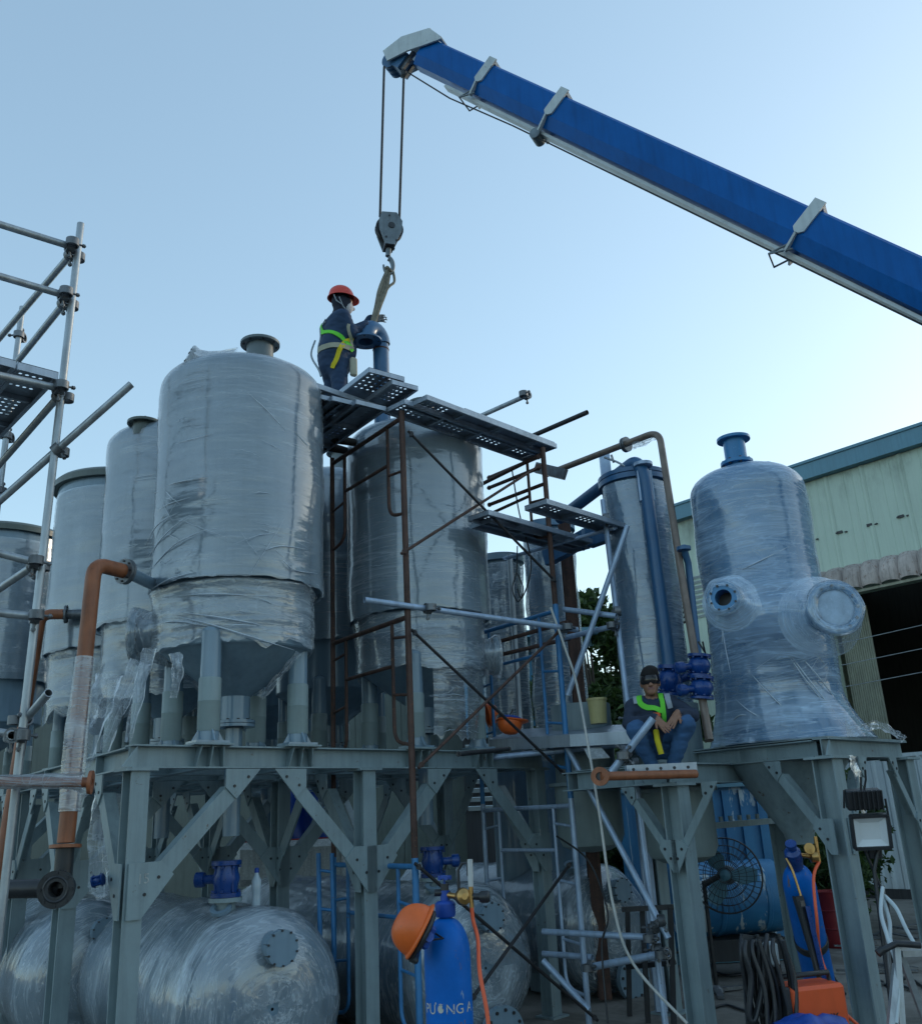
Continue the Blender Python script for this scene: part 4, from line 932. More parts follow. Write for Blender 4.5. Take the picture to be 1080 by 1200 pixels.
tube_thing('short open ended tube stub beside the foot of the left pole',P(26,848,5.6),P(57,812,5.3),group=GL,clamps=((.1,(0,0,1)),))
tube_thing('tube end with coupler seen end on at the lower left',P(14,862,5.2),P(8,866,6.2),group=GL,clamps=((.0,(0,0,1)),))
tube_thing('low level tube at the left edge behind the coupler',P(-60,852,5.3),P(28,862,5.46),group=GL,clamps=((.97,(0,0,1)),))

def plank(label,p0,p1,wdir,wid=.25,group='perforated planks',name='metal_plank',lip=.045,mat='plank',rows_=4,pat=None):
    """steel scaffold board: pressed deck with real punched holes, turned-down edges and underside ribs"""
    p0=V(p0);p1=V(p1); ax=(p1-p0); L=ax.length; ax.normalize(); wd=V(wdir); wd=(wd-ax*wd.dot(ax)).normalized(); nn=ax.cross(wd)
    if nn.z<0: nn=-nn
    t=thing(name,label,'plank',p0,group); m=MB()
    nx=max(4,int(L/.062)); cx=L/nx; cyw=wid/(rows_+2); r=.0135
    H=[(math.cos(a),math.sin(a)) for a in [i*math.pi/4 for i in range(8)]]
    for lay,zz in((0,0),(1,-.003)):
        for i in range(nx):
            for j in range(rows_+2):
                o=p0+ax*(i*cx)+wd*(j*cyw)+nn*zz; cc=o+ax*cx/2+wd*cyw/2
                pat_ok=(0<j<rows_+1) and (i%8 not in(6,7)) and 0<i<nx-1
                if pat_ok:
                    out=[(1,.5),(1,1),(.5,1),(0,1),(0,.5),(0,0),(.5,0),(1,0)]
                    vs=[o+ax*cx*u+wd*cyw*v for u,v in out]+[cc+ax*r*c+wd*r*s for c,s in H]
                    fs=[(k,(k+1)%8,8+(k+1)%8,8+k) for k in range(8)]
                else:
                    vs=[o,o+ax*cx,o+ax*cx+wd*cyw,o+wd*cyw]; fs=[(0,1,2,3)]
                if lay: fs=[f[::-1] for f in fs]
                m.add(vs,fs)
    m.build('deck',M[mat],t)
    m=MB()
    for s_ in(.002,wid-.002):
        m.bar(p0+wd*s_-nn*lip/2,p1+wd*s_-nn*lip/2,.004,lip,nn); m.bar(p0+wd*(s_+(.012 if s_<.1 else -.012))-nn*lip,p1+wd*(s_+(.012 if s_<.1 else -.012))-nn*lip,.024,.004,nn)
    for e in(p0,p1): m.bar(e+wd*.005-nn*lip*.55,e+wd*(wid-.005)-nn*lip*.55,.005,lip*.9,nn)
    m.build('edge_lip',M[mat],t)
    k=.5
    while k<L-.2: m=MB(); m.bar(p0+ax*k+wd*.01-nn*.022,p0+ax*k+wd*(wid-.01)-nn*.022,.03,.035,nn); m.build('cross_rib',M[mat],t); k+=.5
    return t
pa=P(69,436,5.40); pdv=(P(-40,590,7.0)-P(70,455,5.46)); pdv.z=0; pdv.normalize(); pwv=(P(0,416,5.15)-pa); pwv.z=0; pwv.normalize()
for k,lab in enumerate(('perforated plank of the left scaffold beside its main pole','second perforated plank of the left scaffold, left of the first','third perforated plank of the left scaffold, cut by the left edge')):
    e=pa+pwv*(.265*k); plank(lab,e,e+pdv*1.9,pwv,.255,lip=.055)

# --- planks over the tanks
def PL(label,px0,py0,h,dirv,L,wdir,wid=.25,tilt=0): 
    p=G(px0,py0,h); d=V(dirv).normalized(); plank(label,p,p+d*L+Z*tilt,wdir,wid)
PL('plank with bright rim at the highest corner beside the standing worker',432,430,5.36,EL,.62,ER,.36)
PL('plank end sticking out right of the highest corner, over the scaffold tank',459,444,5.30,EL,.55,ER,.27)
PL('plank under the feet of the standing worker, edge towards us',367,447,5.22,ER,.72,EL,.30)
PL('wide plank running back on the left of the scaffold tank, holes seen from below',452,476,5.12,EL,1.9,-ER,.30)
PL('second plank running back beside it, above the gap between the tanks',425,472,5.135,EL,1.7,-ER,.30)
PL('third plank in the gap between the two nearest tanks',402,468,5.15,EL,1.5,-ER,.28)
PL('long plank spanning right over the scaffold tank, front edge',474,467,5.12,ER,1.85,EL,.27)
PL('long plank behind the front one over the scaffold tank',500,462,5.13,ER,1.75,EL,.27)
PL('third long plank at the far side over the scaffold tank, end at the right pole',545,478,5.14,ER,1.25,EL,.25)
PL('small low plank behind the right scaffold frame, nearest of three',575,606,4.22,ER,1.45,EL,.25)
PL('small low plank behind the right scaffold frame, middle of three',572,597,4.23,ER,1.5,EL,.25)
p_=G(640,584,4.26); plank('small low plank behind the right scaffold frame, ending near the slim column',p_,p_+ER*1.2,EL,.25)

# --- rusty welded frames
def tubes(name,segs,r,mat,parent,n=10):
    m=MB()
    for s in segs:
        if len(s)>2 or True: m.path([V(p) for p in s],r,n)
    return m.build(name,M[mat],parent)
def frame(label,base,z0,z1,mat,wdt=1.2,low=.12,group='welded scaffold frames',ext=0,lean=0):
    """one ladder frame: two uprights, top tube, two bent inner ladders with rungs"""
    b=V((base.x,base.y,z0)); t=thing('frame_scaffold',label,'scaffold frame',b,group); H=z1-z0
    q=lambda u,z: b+EL*u+Z*z
    tubes('upright',[(q(0,0),q(0,H+ext))],.0255,mat,t); tubes('upright',[(q(wdt,0),q(wdt,H+ext))],.0215,mat,t)
    tubes('top_tube',[(q(0,H-.06),q(wdt,H-.06))],.0205,mat,t)
    tubes('cross_tube',[(q(.25,H-.42),q(wdt-.25,H-.42))],.016,mat,t)
    for s_,o in((1,0),(-1,wdt)):
        pts=fillet([q(o+s_*.24,H-.06),q(o+s_*.24,low+.14),q(o+s_*.0,low+.10)],.12,6)
        l=tubes('ladder_rail',[pts],.015,mat,t)
        k=low+.48
        while k<H-.2: tubes('rung',[(q(o,k),q(o+s_*.24,k+.03))],.012,mat,l,8); k+=.46
    return t
PB1=V((-.47,7.3,0)); PB2=V((.82,8.3,0))
za,zb,zc=1.42,3.30,5.05
frame('uppermost rusty scaffold frame in front of the second tank',PB1,zb,zc,'rust',1.25,.72)
frame('middle rusty scaffold frame standing in front of the second platform bay',PB1,za,zb,'rust',1.25,.72)
frame('lowest frame of the front scaffold, blue, behind the orange helmet',PB1,.02,za,'bluetube',1.25,.12)
frame('uppermost brown frame at the right side of the planks',PB2,zb+.2,zc,'rust',1.25,.55)
frame('middle frame of the right scaffold, blue ladder side',PB2,1.80,zb+.2,'bluetube',1.25,.15)
frame('lowest pale frame of the right scaffold, standing on the yard',PB2,.02,1.80,'galvb',1.25,.15)
GX='cross braces'
def brace(label,a,b,mat='darktube',r=.013):
    m=MB(); m.path([V(a),V(b)],r,8); a=V(a);b=V(b)
    for f in(.02,.98): c=a.lerp(b,f); m.tube(c-V((0,.015,0)),c+V((0,.015,0)),.022,8)
    tag(m.build('cross_brace',M[mat]),label,'brace',GX)
brace('black brace falling from the rusty pole top across the second tank',P(478,505,7.24),P(651,682,8.22))
brace('grey brace rising from the rusty pole across the second tank',P(470,649,7.2),P(633,545,8.26),'rust')
brace('dark brace falling across the lower wrapped part of the second tank to the right frame',P(482,738,7.22),P(662,908,8.22))
brace('rusty brace rising from the front beam towards the right frame',P(490,900,7.2),P(657,738,8.2),'rust')
brace('dark brace rising across the lower right vessel',P(552,1172,7.2),P(668,1012,8.2))
brace('black brace falling across the second vessel behind the blue cylinder',P(486,1012,7.22),P(700,1196,8.15))
brace('short black bar lying on the front beam at the right bay',P(536,884,7.75),P(597,878,8.2),'black',.02)
# light blue tubes clipped to the frames
GR='tubes of the right scaffold'
tube_thing('pale blue level tube in front of the second tank',P(427,703,7.05),P(676,738,8.2),'galvb',group=GR,clamps=((.27,(0,0,1)),(.93,(0,0,1))))
tube_thing('short pale tube ending at the right pole below the level tube',P(660,714,8.4),P(722,722,8.1),'galvb',group=GR)
tube_thing('thin pale tube behind the right pole, end at the coupler',P(660,748,8.5),P(722,733,8.1),'galvb',group=GR,clamps=((.97,(0,0,1)),))
x3=P(750,1000,7.6)
tube_thing('blue grey upright tube left of the slim column, upper length',P(706,586,8.35),P(738,850,8.05),'galvb',group=GR,clamps=((.1,(1,0,0)),(.53,(1,0,0)),(.97,(1,0,0))))
tube_thing('lower blue grey upright reaching to the yard',P(742,890,7.9),P(780,1205,7.7),'galvb',group=GR,clamps=((.02,(1,0,0)),(.65,(1,0,0)),(.73,(1,0,0))))
tube_thing('steep diagonal tube below the small planks',P(735,616,8.0),P(665,815,8.25),'galvb',group=GR)
tube_thing('long diagonal tube falling to the lower upright',P(660,868,8.2),P(783,1100,7.6),'galvb',group=GR,clamps=((.93,(1,0,0)),))
tube_thing('short diagonal tube with couplers in front of the seated worker',P(716,905,6.85),P(765,842,6.75),'galvb',.027,group=GR,clamps=((.35,(1,0,0)),(.3,(0,0,1))))
tube_thing('upper of two level tubes in front of the far vessel',P(636,1092,8.3),P(768,1099,7.65),'galvb',group=GR,clamps=((.97,(0,0,1)),))
tube_thing('lower of two level tubes, rising to the right upright',P(690,1134,8.1),P(782,1117,7.5),'galvb',.028,group=GR,clamps=((.97,(0,0,1)),(.04,(0,0,1))))
tube_thing('level tube end left of the right frame foot',P(636,1118,8.6),P(694,1122,8.3),'galvb',group=GR)
tube_thing('low diagonal tube reaching the right frame foot',P(636,1126,8.3),P(690,1184,8.1),'galvb',group=GR)
tube_thing('thin level tube under the small deck left of the seated worker',P(556,890,8.6),P(735,872,8.2),'galvb',group=GR)
tube_thing('tube end poking up behind the long planks, coupler at its tip',P(535,500,9.2),P(620,462,8.4),'galv',group='tube ends over the planks',clamps=((.97,(0,0,1)),))
tube_thing('plain tube end poking out right of the long planks',P(600,521,8.9),P(688,483,8.2),'darktube',group='tube ends over the planks')
tube_thing('thin grey hanging tube in the bright gap right of the second tank',P(597,650,9.6),P(610,862,9.4),'galv',.03,group=GR)
for a,b_,lab in(((584,752,8.9),(668,728,8.5),'upper of two brown rails across the bright gap'),((584,768,8.9),(668,748,8.5),'lower of two brown rails across the bright gap'),((572,560,9.2),(632,535,8.3),'top brown guard rail right of the second tank'),((572,572,9.2),(632,548,8.3),'lower brown guard rail right of the second tank'),((572,592,9.0),(640,566,8.6),'brown rail just above the small planks'),((590,655,9.0),(722,618,8.3),'grey rail under the small planks reaching the slim column')):
    brace(lab,P(*a),P(*b_),'rust' if 'brown' in lab else 'galvb',.02)
for px,a,b_ in((590,560,620),(603,545,640),(621,540,600)):
    pass
# small steel deck left of the seated worker
t=thing('steel_deck','small pale steel deck with rim left of the seated worker','platform',P(690,862,8.0))
c0=G(665,862,2.33); c0=P(668,866,8.0); a_=P(742,858,7.5); b_=P(668,838,8.8)
m=MB(); m.plate([P(572,868,8.9),P(668,864,8.0),P(742,862,7.7),P(742,850,8.6),P(600,856,9.6)],Z,.02); m.build('deck',M['plank'],t)
m=MB(); m.bar(P(668,868,8.0),P(742,864,7.7),.02,.10); m.bar(P(574,874,8.9),P(668,868,8.0),.02,.10); m.build('rim',M['plank'],t)
m=MB(); c=P(700,832,8.3); m.lathe([(.072,-.12),(.085,.08),(.092,.08),(.092,.10),(.07,.10)],c,Z,24); tag(m.build('bucket',paint('cream_plastic',(.50,.44,.20),.5)),'cream plastic bucket on the small steel deck','bucket')
m=MB(); p=P(692,884,7.9); m.plate([P(684,878,7.9),P(704,876,7.9),P(714,888,7.7),P(690,890,7.7)],(0,-.5,1),.008); tag(m.build('paper_sheet',M['mark']),'white printed sheet lying below the small steel deck','paper')
# ropes
m=MB(); pts=[P(645,712,8.1),P(662,760,8.05),P(675,800,7.95),P(690,880,7.6),P(703,960,7.5),P(718,1060,7.4),P(742,1130,7.3),P(805,1200,7.1)]; m.path(spline(pts,8),.011,8); tag(m.build('white_rope',paint('white_rope',(.55,.55,.52),.8,bump=.4,bscale=150)),'white rope running down the right scaffold to the yard','rope')
m=MB(); m.path(spline([P(600,552,8.6),P(608,600,8.6),P(622,660,8.4),P(612,700,8.5),P(606,690,8.5)],8),.007,6); tag(m.build('hanging_line',M['rope']),'thin dark cord hanging in the gap right of the second tank','rope')
m=MB(); m.path(spline([P(606,640,8.8),P(605,670,8.8),P(600,690,8.8),P(607,705,8.8),P(613,690,8.8),P(606,672,8.8)],8),.006,6); tag(m.build('cord_loop',M['rope']),'looped cord hanging against the bright gap','rope')
m=MB(); m.path(spline([P(652,980,8.0),P(690,1010,8.1),P(712,1070,7.9),P(705,1110,7.9),P(712,1200,7.8)],8),.008,6); tag(m.build('black_cable',M['black']),'black cable drooping through the right scaffold','cable')

t=thing('steel_stand','black welded steel stand behind the right scaffold upright','stand',(P(760,1190,8.6).x,8.6,0))
for a,b_ in (((729,1066,8.6),(790,1063,8.4)),((752,1066,8.6),(760,1215,8.6)),((735,1066,8.9),(738,1215,8.9)),((785,1064,8.4),(790,1215,8.4)),((735,1133,8.8),(790,1128,8.4))):
    m=MB(); m.bar(P(*a),P(*b_),.04,.04,V((0,1,0))); m.build('bar',M['black'],t)

# ================================================================== CRANE
bt_=P(492,62,8.5); be_=P(1080,339,6.45); bd=(be_-bt_).normalized(); be_=bt_+bd*9.0
bm_=thing('crane_boom','blue telescopic crane boom with grey collars reaching in from the right','crane',bt_)
vd=V((0,-.78,-.62)); sdv=(vd-bd*vd.dot(bd)).normalized()    # towards the camera
upv=(Z-bd*Z.dot(bd)).normalized(); sd2=bd.cross(upv).normalized()
if sd2.y>0: sd2=-sd2                                          # near side face
def bx(a,s,u): return bt_+bd*a+sd2*s+upv*u
def boomsec(a0,a1,w_,h_,mat,par,name='boom_section'):
    pr=[(-.5,.42),(-.40,.5),(.40,.5),(.5,.42),(.5,-.20),(.30,-.5),(-.30,-.5),(-.5,-.20)]
    m=MB(); vs=[bx(a,s*w_,u*h_) for a in(a0,a1) for s,u in pr]; n=8
    m.add(vs,[(i,(i+1)%n,n+(i+1)%n,n+i) for i in range(n)]+[tuple(range(n))[::-1],tuple(range(n,2*n))]); return m.build(name,M[mat],par,fix=True)
m=MB(); m.box(bx(4.4,0,-.222),(7.4,.10,.03),bd,sd2,upv); m.build('underside_rail',M['boomgrey'],bm_)
def collar(a,w_,h_):
    m=MB(); 
    for s in(1,-1):
        m.plate([bx(a-.055,s*(w_/2+.012),h_*.5+.05),bx(a+.055,s*(w_/2+.012),h_*.5+.05),bx(a+.055,s*(w_/2+.012),-h_*.12),bx(a+.02,s*(w_/2+.012),-h_*.2),bx(a-.02,s*(w_/2+.012),-h_*.2),bx(a-.055,s*(w_/2+.012),-h_*.12)],sd2,.02)
    m.box(bx(a,0,h_*.5+.02),(.11,w_+.04,.03),bd,sd2,upv)
    for s in(1,-1): m.bar(bx(a,s*(w_/2+.008),-h_*.2),bx(a+.0,s*.10,-h_*.62),.05,.02,bd)
    c=m.build('collar',M['boomgrey'],bm_); return c
def proj(p):
    v=V(p)-CAMP; z=v.dot(FW); return 540+1080*v.dot(RT)/z
def a_at(px):
    lo,hi=0.0,8.5
    for _ in range(40):
        mid=(lo+hi)/2
        if proj(bt_+bd*mid)<px: lo=mid
        else: hi=mid
    return lo
CA,CB_,CC_=a_at(570),a_at(652),a_at(943)
boomsec(.10,CA+.02,.25,.335,'boom',bm_); boomsec(CA-.02,CB_+.02,.27,.36,'boom',bm_); boomsec(CB_-.02,CC_+.02,.285,.368,'boom',bm_); boomsec(CC_-.02,8.9,.30,.375,'boom',bm_)
for a,w_,h_ in((CA,.27,.36),(CB_,.285,.378),(CC_,.30,.395)):
    c=collar(a,w_,h_)
    m=MB()
    if a==CB_: m.lathe([(.03,-.08),(.06,-.08),(.06,.08),(.03,.08)],bx(a-.05,0,-h_*.70),sd2,18)
    else: m.path([bx(a,.12,-h_*.4),bx(a-.10,.12,-h_*.82),bx(a-.10,-.12,-h_*.82),bx(a,-.12,-h_*.4)],.010,6); m.path([bx(a-.10,.12,-h_*.82),bx(a+.05,.12,-h_*.5)],.010,6)
    m.build('rope_guide',M['hook'],c)
# boom head: two grey cheek plates with sheaves hanging below the tip
m=MB()
for s in(.15,-.15):
    m.plate([bx(.34,s,.19),bx(.06,s,.235),bx(-.24,s,.02),bx(-.36,s,-.22),bx(-.20,s,-.30),bx(-.02,s,-.10),bx(.08,s,-.02),bx(.16,s,.04)],sd2,.02)
m.plate([bx(.30,0,.205),bx(.06,0,.235),bx(.06,.15,.235),bx(.30,.15,.205)],upv,.015); m.box(bx(-.09,0,.13),(.40,.30,.012),(bd*.82+upv*.57).normalized(),sd2,(upv*.82-bd*.57).normalized())
hd=m.build('boom_head',M['boomgrey'],bm_)
sh_=bx(-.25,0,-.24)
m=MB()
for s in(-.08,0,.08): m.lathe([(.03,-.02),(.115,-.02),(.098,-.005),(.098,.005),(.115,.02),(.03,.02)],sh_+sd2*s,sd2,24)
m.box(bx(-.12,0,-.20),(.16,.22,.20),bd,sd2,upv); m.build('sheave',M['pipeblue'],hd)
m=MB(); m.box(bx(-.02,.06,-.16),(.05,.04,.24),bd,sd2,upv); m.build('bracket',M['clamp'],hd); m=MB(); m.box(bx(-.05,-.06,-.22),(.05,.04,.16),bd,sd2,upv); m.build('bracket',M['clamp'],hd)
# hoist rope along the underside
m=MB(); m.path([bx(-.02,.05,-.27),bx(.9,.06,-.33),bx(1.9,.05,-.29),bx(8.8,.05,-.25)],.009,6); tag(m.build('hoist_rope',M['rope']),'thin steel rope running under the crane boom','rope')
# hook block
hc=P(457,272,8.38); ht=V((hc.x,hc.y,hc.z))
hb=thing('hook_block','grey steel crane hook block hanging from two ropes','hook block',hc); hx=V((.96,.28,0)).normalized(); hy=V((-.28,.96,0))
q=lambda x,y,z: hc+hx*x+hy*y+Z*z
for y_ in(-.075,.075):
    m=MB(); m.plate([q(-.10,y_,.19),q(.06,y_,.20),q(.12,y_,.10),q(.11,y_,-.02),q(.03,y_,-.20),q(-.07,y_,-.20),q(-.13,y_,-.02),q(-.13,y_,.10)],hy,.018)
    m.tube(q(.0,y_-.02,.03),q(.0,y_+.02,.03),.035,14,mi=1); m.tube(q(-.06,y_-.015,-.12),q(-.06,y_+.015,-.12),.012,8,mi=1); m.tube(q(.05,y_-.015,-.15),q(.05,y_+.015,-.15),.012,8,mi=1); m.tube(q(-.02,y_-.015,.15),q(-.02,y_+.015,.15),.010,8,mi=1)
    m.build('cheek_plate',[M['hook'],M['black']],hb)
m=MB(); m.lathe([(.03,-.03),(.15,-.03),(.125,-.008),(.125,.008),(.15,.03),(.03,.03)],q(-.01,0,.03),hy,26); m.box(q(-.02,0,-.17),(.10,.13,.07),hx,hy); m.build('sheave',M['black'],hb)
m=MB(); m.tube(q(-.02,0,-.20),q(-.03,0,-.30),.028,12); cc=q(-.03,0,-.42)
m.path([cc+hx*(.050*math.sin(a))*1.0+Z*(.095*math.cos(a)) for a in [i*.3 for i in range(0,17)]],[.030-.0012*i for i in range(17)],10); m.build('hook',M['hook'],hb)
# two falls of rope
for k,(px,py,dx) in enumerate(((450,92,-.10),(473,92,.10))):
    a=sh_+V((-.10 if k==0 else .11,0,.0)); a=P(px,py-(14 if k==0 else 4),8.46); b_=q(dx*1.05,0,.18)
    m=MB(); m.path([a,a.lerp(b_,.5),b_],.014,8); 
    if k: m.lathe([(.012,-.06),(.035,-.03),(.035,.03),(.012,.06)],a+Z*.02,Z,12)
    tag(m.build('hoist_rope',M['rope']),['left fall of steel rope above the hook block','right fall of steel rope above the hook block, ferrule at its top'][k],'rope')
# vent gooseneck being lifted with its sling
gp=P(443,428,8.30); gt=thing('vent_gooseneck','blue swan neck vent pipe with downward flange, being set by the standing worker','pipe',V((gp.x,gp.y,5.1)))
R_=.072; top=P(446,400,8.30); 
dirg=V((-.62,-.75,0)).normalized()
c0=V((top.x,top.y,5.15)); c1=V((top.x,top.y,P(446,404,8.30).z)); rr=.105
arc=[c1+dirg*(rr*(1-math.cos(a)))+Z*(rr*1.15*math.sin(a)) for a in [i*math.pi/12 for i in range(13)]]
m=MB(); m.path([c0,c1-Z*.001],.080,24,caps=False); m.build('riser',M['pipeblue'],gt)
m=MB(); m.path([c1]+arc[1:]+[arc[-1]-Z*.03],.094,24,caps=False); m.build('bend',M['pipeblue'],gt)
e=arc[-1]-Z*.03; m=MB(); m.lathe([(.085,.018),(.158,.018),(.158,0),(.075,0),(.075,.10)],e-Z*.018,Z,36,caps=False); m.lathe([(.075,.07),(.001,.07)],e-Z*.018,Z,24,caps=False,mi=1)
for k in range(8):
    a=k*math.pi/4; m.tube(e+V((math.cos(a)*.127,math.sin(a)*.127,-.021)),e+V((math.cos(a)*.127,math.sin(a)*.127,.004)),.010,6,mi=1)
m.build('flange',[M['pipeblue'],M['black']],gt)
m=MB(); m.lathe([(.081,0),(.085,.008),(.081,.016)],V((c1.x,c1.y,c1.z-.07)),Z,24,caps=False); m.lathe([(.095,0),(.098,.006),(.095,.012)],e+Z*.02,Z,24,caps=False); m.build('weld_seam',M['rust'],gt)
ap=arc[6]+Z*.07; hk=cc+Z*-.06
m=MB(); 
for k,(o1,o2) in enumerate(((-.02,-.05),(.02,.03),(.0,.10))):
    pts=[hk+hx*(o1*.5),hk.lerp(ap,.35)+hx*(o1*1.6)+Z*.0,hk.lerp(ap,.7)+hx*o1*.8,ap+hx*o1*.6,ap+V((.0,.03,-.06))+hx*o2*.5]
    m.path(spline(pts,6),.024-.004*k,8)
m.path([cc+hx*(.03*math.cos(a))+hy*(.03*math.sin(a))+Z*(.02*math.sin(a*2)-.05) for a in [i*.4 for i in range(17)]],.016,8); m.path(spline([hk+hx*.05,hk+hx*.06-Z*.12,hk.lerp(ap,.3)+hx*.05,hk.lerp(ap,.55)],6),.014,8)
tag(m.build('lifting_sling',M['sling']),'worn webbing sling between the crane hook and the swan neck pipe','sling')

# ================================================================== GAS CYLINDERS
def cylinder(label,base,H,R,lean,mat,valvecol,group=None):
    b=V(base); t=thing('gas_cylinder',label,'gas cylinder',b,group); ax=V(lean).normalized()
    m=MB(); m.lathe([(R*.92,0),(R,.03),(R,H-.20)]+[(R*math.cos(a)**.85,H-.20+.17*math.sin(a)) for a in [i*math.pi/2/9*.86 for i in range(1,10)]]+[(.045,H-.01)],b,ax,40); m.build('body',mat,t)
    m=MB(); m.lathe([(.045,H-.03),(.05,H-.02),(.05,H+.03),(.040,H+.04),(.022,H+.045),(.022,H+.09)],b,ax,20); m.build('neck_ring',valvecol,t)
    return t,ax
def bluecyl():
    m,t,o=nodes('cylinder_blue_worn'); b=t.nodes.new('ShaderNodeBsdfPrincipled')
    c=ramp(t,noise(t,3,6,.65),[(.3,(.002,.10,.40)),(.7,(.004,.15,.58))])
    f=ramp(t,noise(t,14,8,.75,stretch=(1,1,.5)),[(.63,(0,0,0)),(.66,(1,1,1))]); c=mixc(t,f,c,(.16,.12,.09))
    f2=ramp(t,noise(t,30,6,.7,stretch=(1,1,.25)),[(.655,(0,0,0)),(.69,(1,1,1))]); c=mixc(t,f2,c,(.30,.42,.50))
    t.links.new(c,b.inputs['Base Color']); b.inputs['Roughness'].default_value=.42; b.inputs['Specular IOR Level'].default_value=.2
    bp=t.nodes.new('ShaderNodeBump'); bp.inputs['Strength'].default_value=.25; bp.inputs['Distance'].default_value=.004; t.links.new(noise(t,40,6),bp.inputs['Height']); t.links.new(bp.outputs[0],b.inputs['Normal'])
    t.links.new(b.outputs[0],o.inputs[0]); return m
M['cyl']=bluecyl(); M['brass']=paint('brass',(.45,.27,.10),.3,.9,var=.2,scale=20); M['orhat']=paint('orange_helmet_plastic',(.72,.13,.02),.38,var=.10,scale=8,streak=False,wear=(.35,.10,.04),wear_amt=-.02); M['redhat']=paint('red_helmet_plastic',(.62,.06,.04),.38,var=.08,streak=False)
M['orhose']=paint('orange_hose',(.75,.11,.035),.45,var=.1,streak=False); M['blue_pl']=paint('blue_plastic',(.010,.065,.34),.4,var=.2)
f_=P(522,1072,4.9); R1=.112; H1=1.47
cb=V((f_.x,f_.y,f_.z-1.37)); t1c,axc=cylinder('foreground blue gas cylinder with orange helmet hung on it and worn white lettering',V((f_.x,f_.y,0)),f_.z+.02,R1,(0,0,1),M['cyl'],M['blue_pl'])
Hc=f_.z+.02; cb=V((f_.x,f_.y,0))
# worn white lettering wrapped round the body
M['worn']=paint('worn_white_letters',(.55,.56,.52),.7,var=.3,scale=60)
def wornmat():
    m,t,o=nodes('worn_lettering'); b=t.nodes.new('ShaderNodeBsdfPrincipled'); b.inputs['Base Color'].default_value=(.50,.50,.45,1); b.inputs['Roughness'].default_value=.7
    f=ramp(t,noise(t,38,5,.7,stretch=(1,1,.6)),[(.40,(0,0,0)),(.47,(1,1,1))]); t.links.new(f,b.inputs['Alpha']); t.links.new(b.outputs[0],o.inputs[0]); return m
zt_=P(524,1184,4.79).z
def wrapc(x,y,z):
    a=-math.pi/2+x/R1; return V((cb.x+math.cos(a)*(R1+.0012+z*.3),cb.y+math.sin(a)*(R1+.0012+z*.3),zt_+y))
o=text('PƯƠNG A',(0,0,0),(1,0,0),Z,.060,wornmat(),'painted_lettering',t1c,extr=.0008,bend=wrapc)
# regulator
vt=cb+Z*(Hc+.05)
m=MB(); m.tube(vt,vt+Z*.07,.020,12); m.tube(vt+Z*.03,vt+Z*.03+V((-.05,0,.0)),.016,10); m.build('cylinder_valve',M['black'],t1c)
m=MB(); m.lathe([(.006,0),(.006,.02),(.032,.024),(.032,.036),(.01,.04)],vt+Z*.07,Z,10); 
for k in range(5): a=k*1.256; m.tube(vt+Z*.10+V((math.cos(a)*.026,math.sin(a)*.026,-.012)),vt+Z*.10+V((math.cos(a)*.026,math.sin(a)*.026,.008)),.011,8)
m.build('handwheel',M['blue_pl'],t1c)
rg=vt+V((.07,-.03,.01))
m=MB(); m.tube(vt+Z*.02,rg,.014,12); m.lathe([(.012,-.03),(.036,-.025),(.042,0),(.036,.022),(.015,.03)],rg+V((.02,-.01,0)),V((.3,-1,.1)),20); m.tube(rg,rg+V((.07,-.02,-.005)),.012,10); m.tube(rg+V((.06,-.02,-.05)),rg+V((.06,-.02,.045)),.011,10); m.build('regulator',M['brass'],t1c)
m=MB(); m.tube(rg+V((.06,-.02,.045)),rg+V((.062,-.02,.17)),.0135,12); m.build('flow_tube',paint('flow_tube_grey',(.5,.52,.52),.3),t1c)
m=MB(); m.tube(rg+V((.07,-.02,0)),rg+V((.125,-.03,-.005)),.016,12); m.lathe([(.022,0),(.028,.01),(.028,.04),(.02,.05)],rg+V((.10,-.03,-.004)),V((1,-.1,0)),14); m.path([rg+V((.0,.03,.02)),rg+V((.0,.03,.12)),rg+V((.02,.03,.15)),rg+V((.05,.03,.15)),rg+V((.05,.03,.09))],.008,8); m.build('gauge_knob',M['black'],t1c)
hp=rg+V((.06,-.02,-.05)); m=MB(); m.path(spline([hp,hp+V((.004,0,-.06)),hp+V((.022,-.02,-.14)),P(562,1140,4.68),P(572,1200,4.62),P(575,1290,4.6),V((.15,4.65,.03)),V((.5,4.9,.02))],10),.0095,10)
tag(m.build('gas_hose',M['orhose']),'orange gas hose hanging from the foreground cylinder regulator','hose')
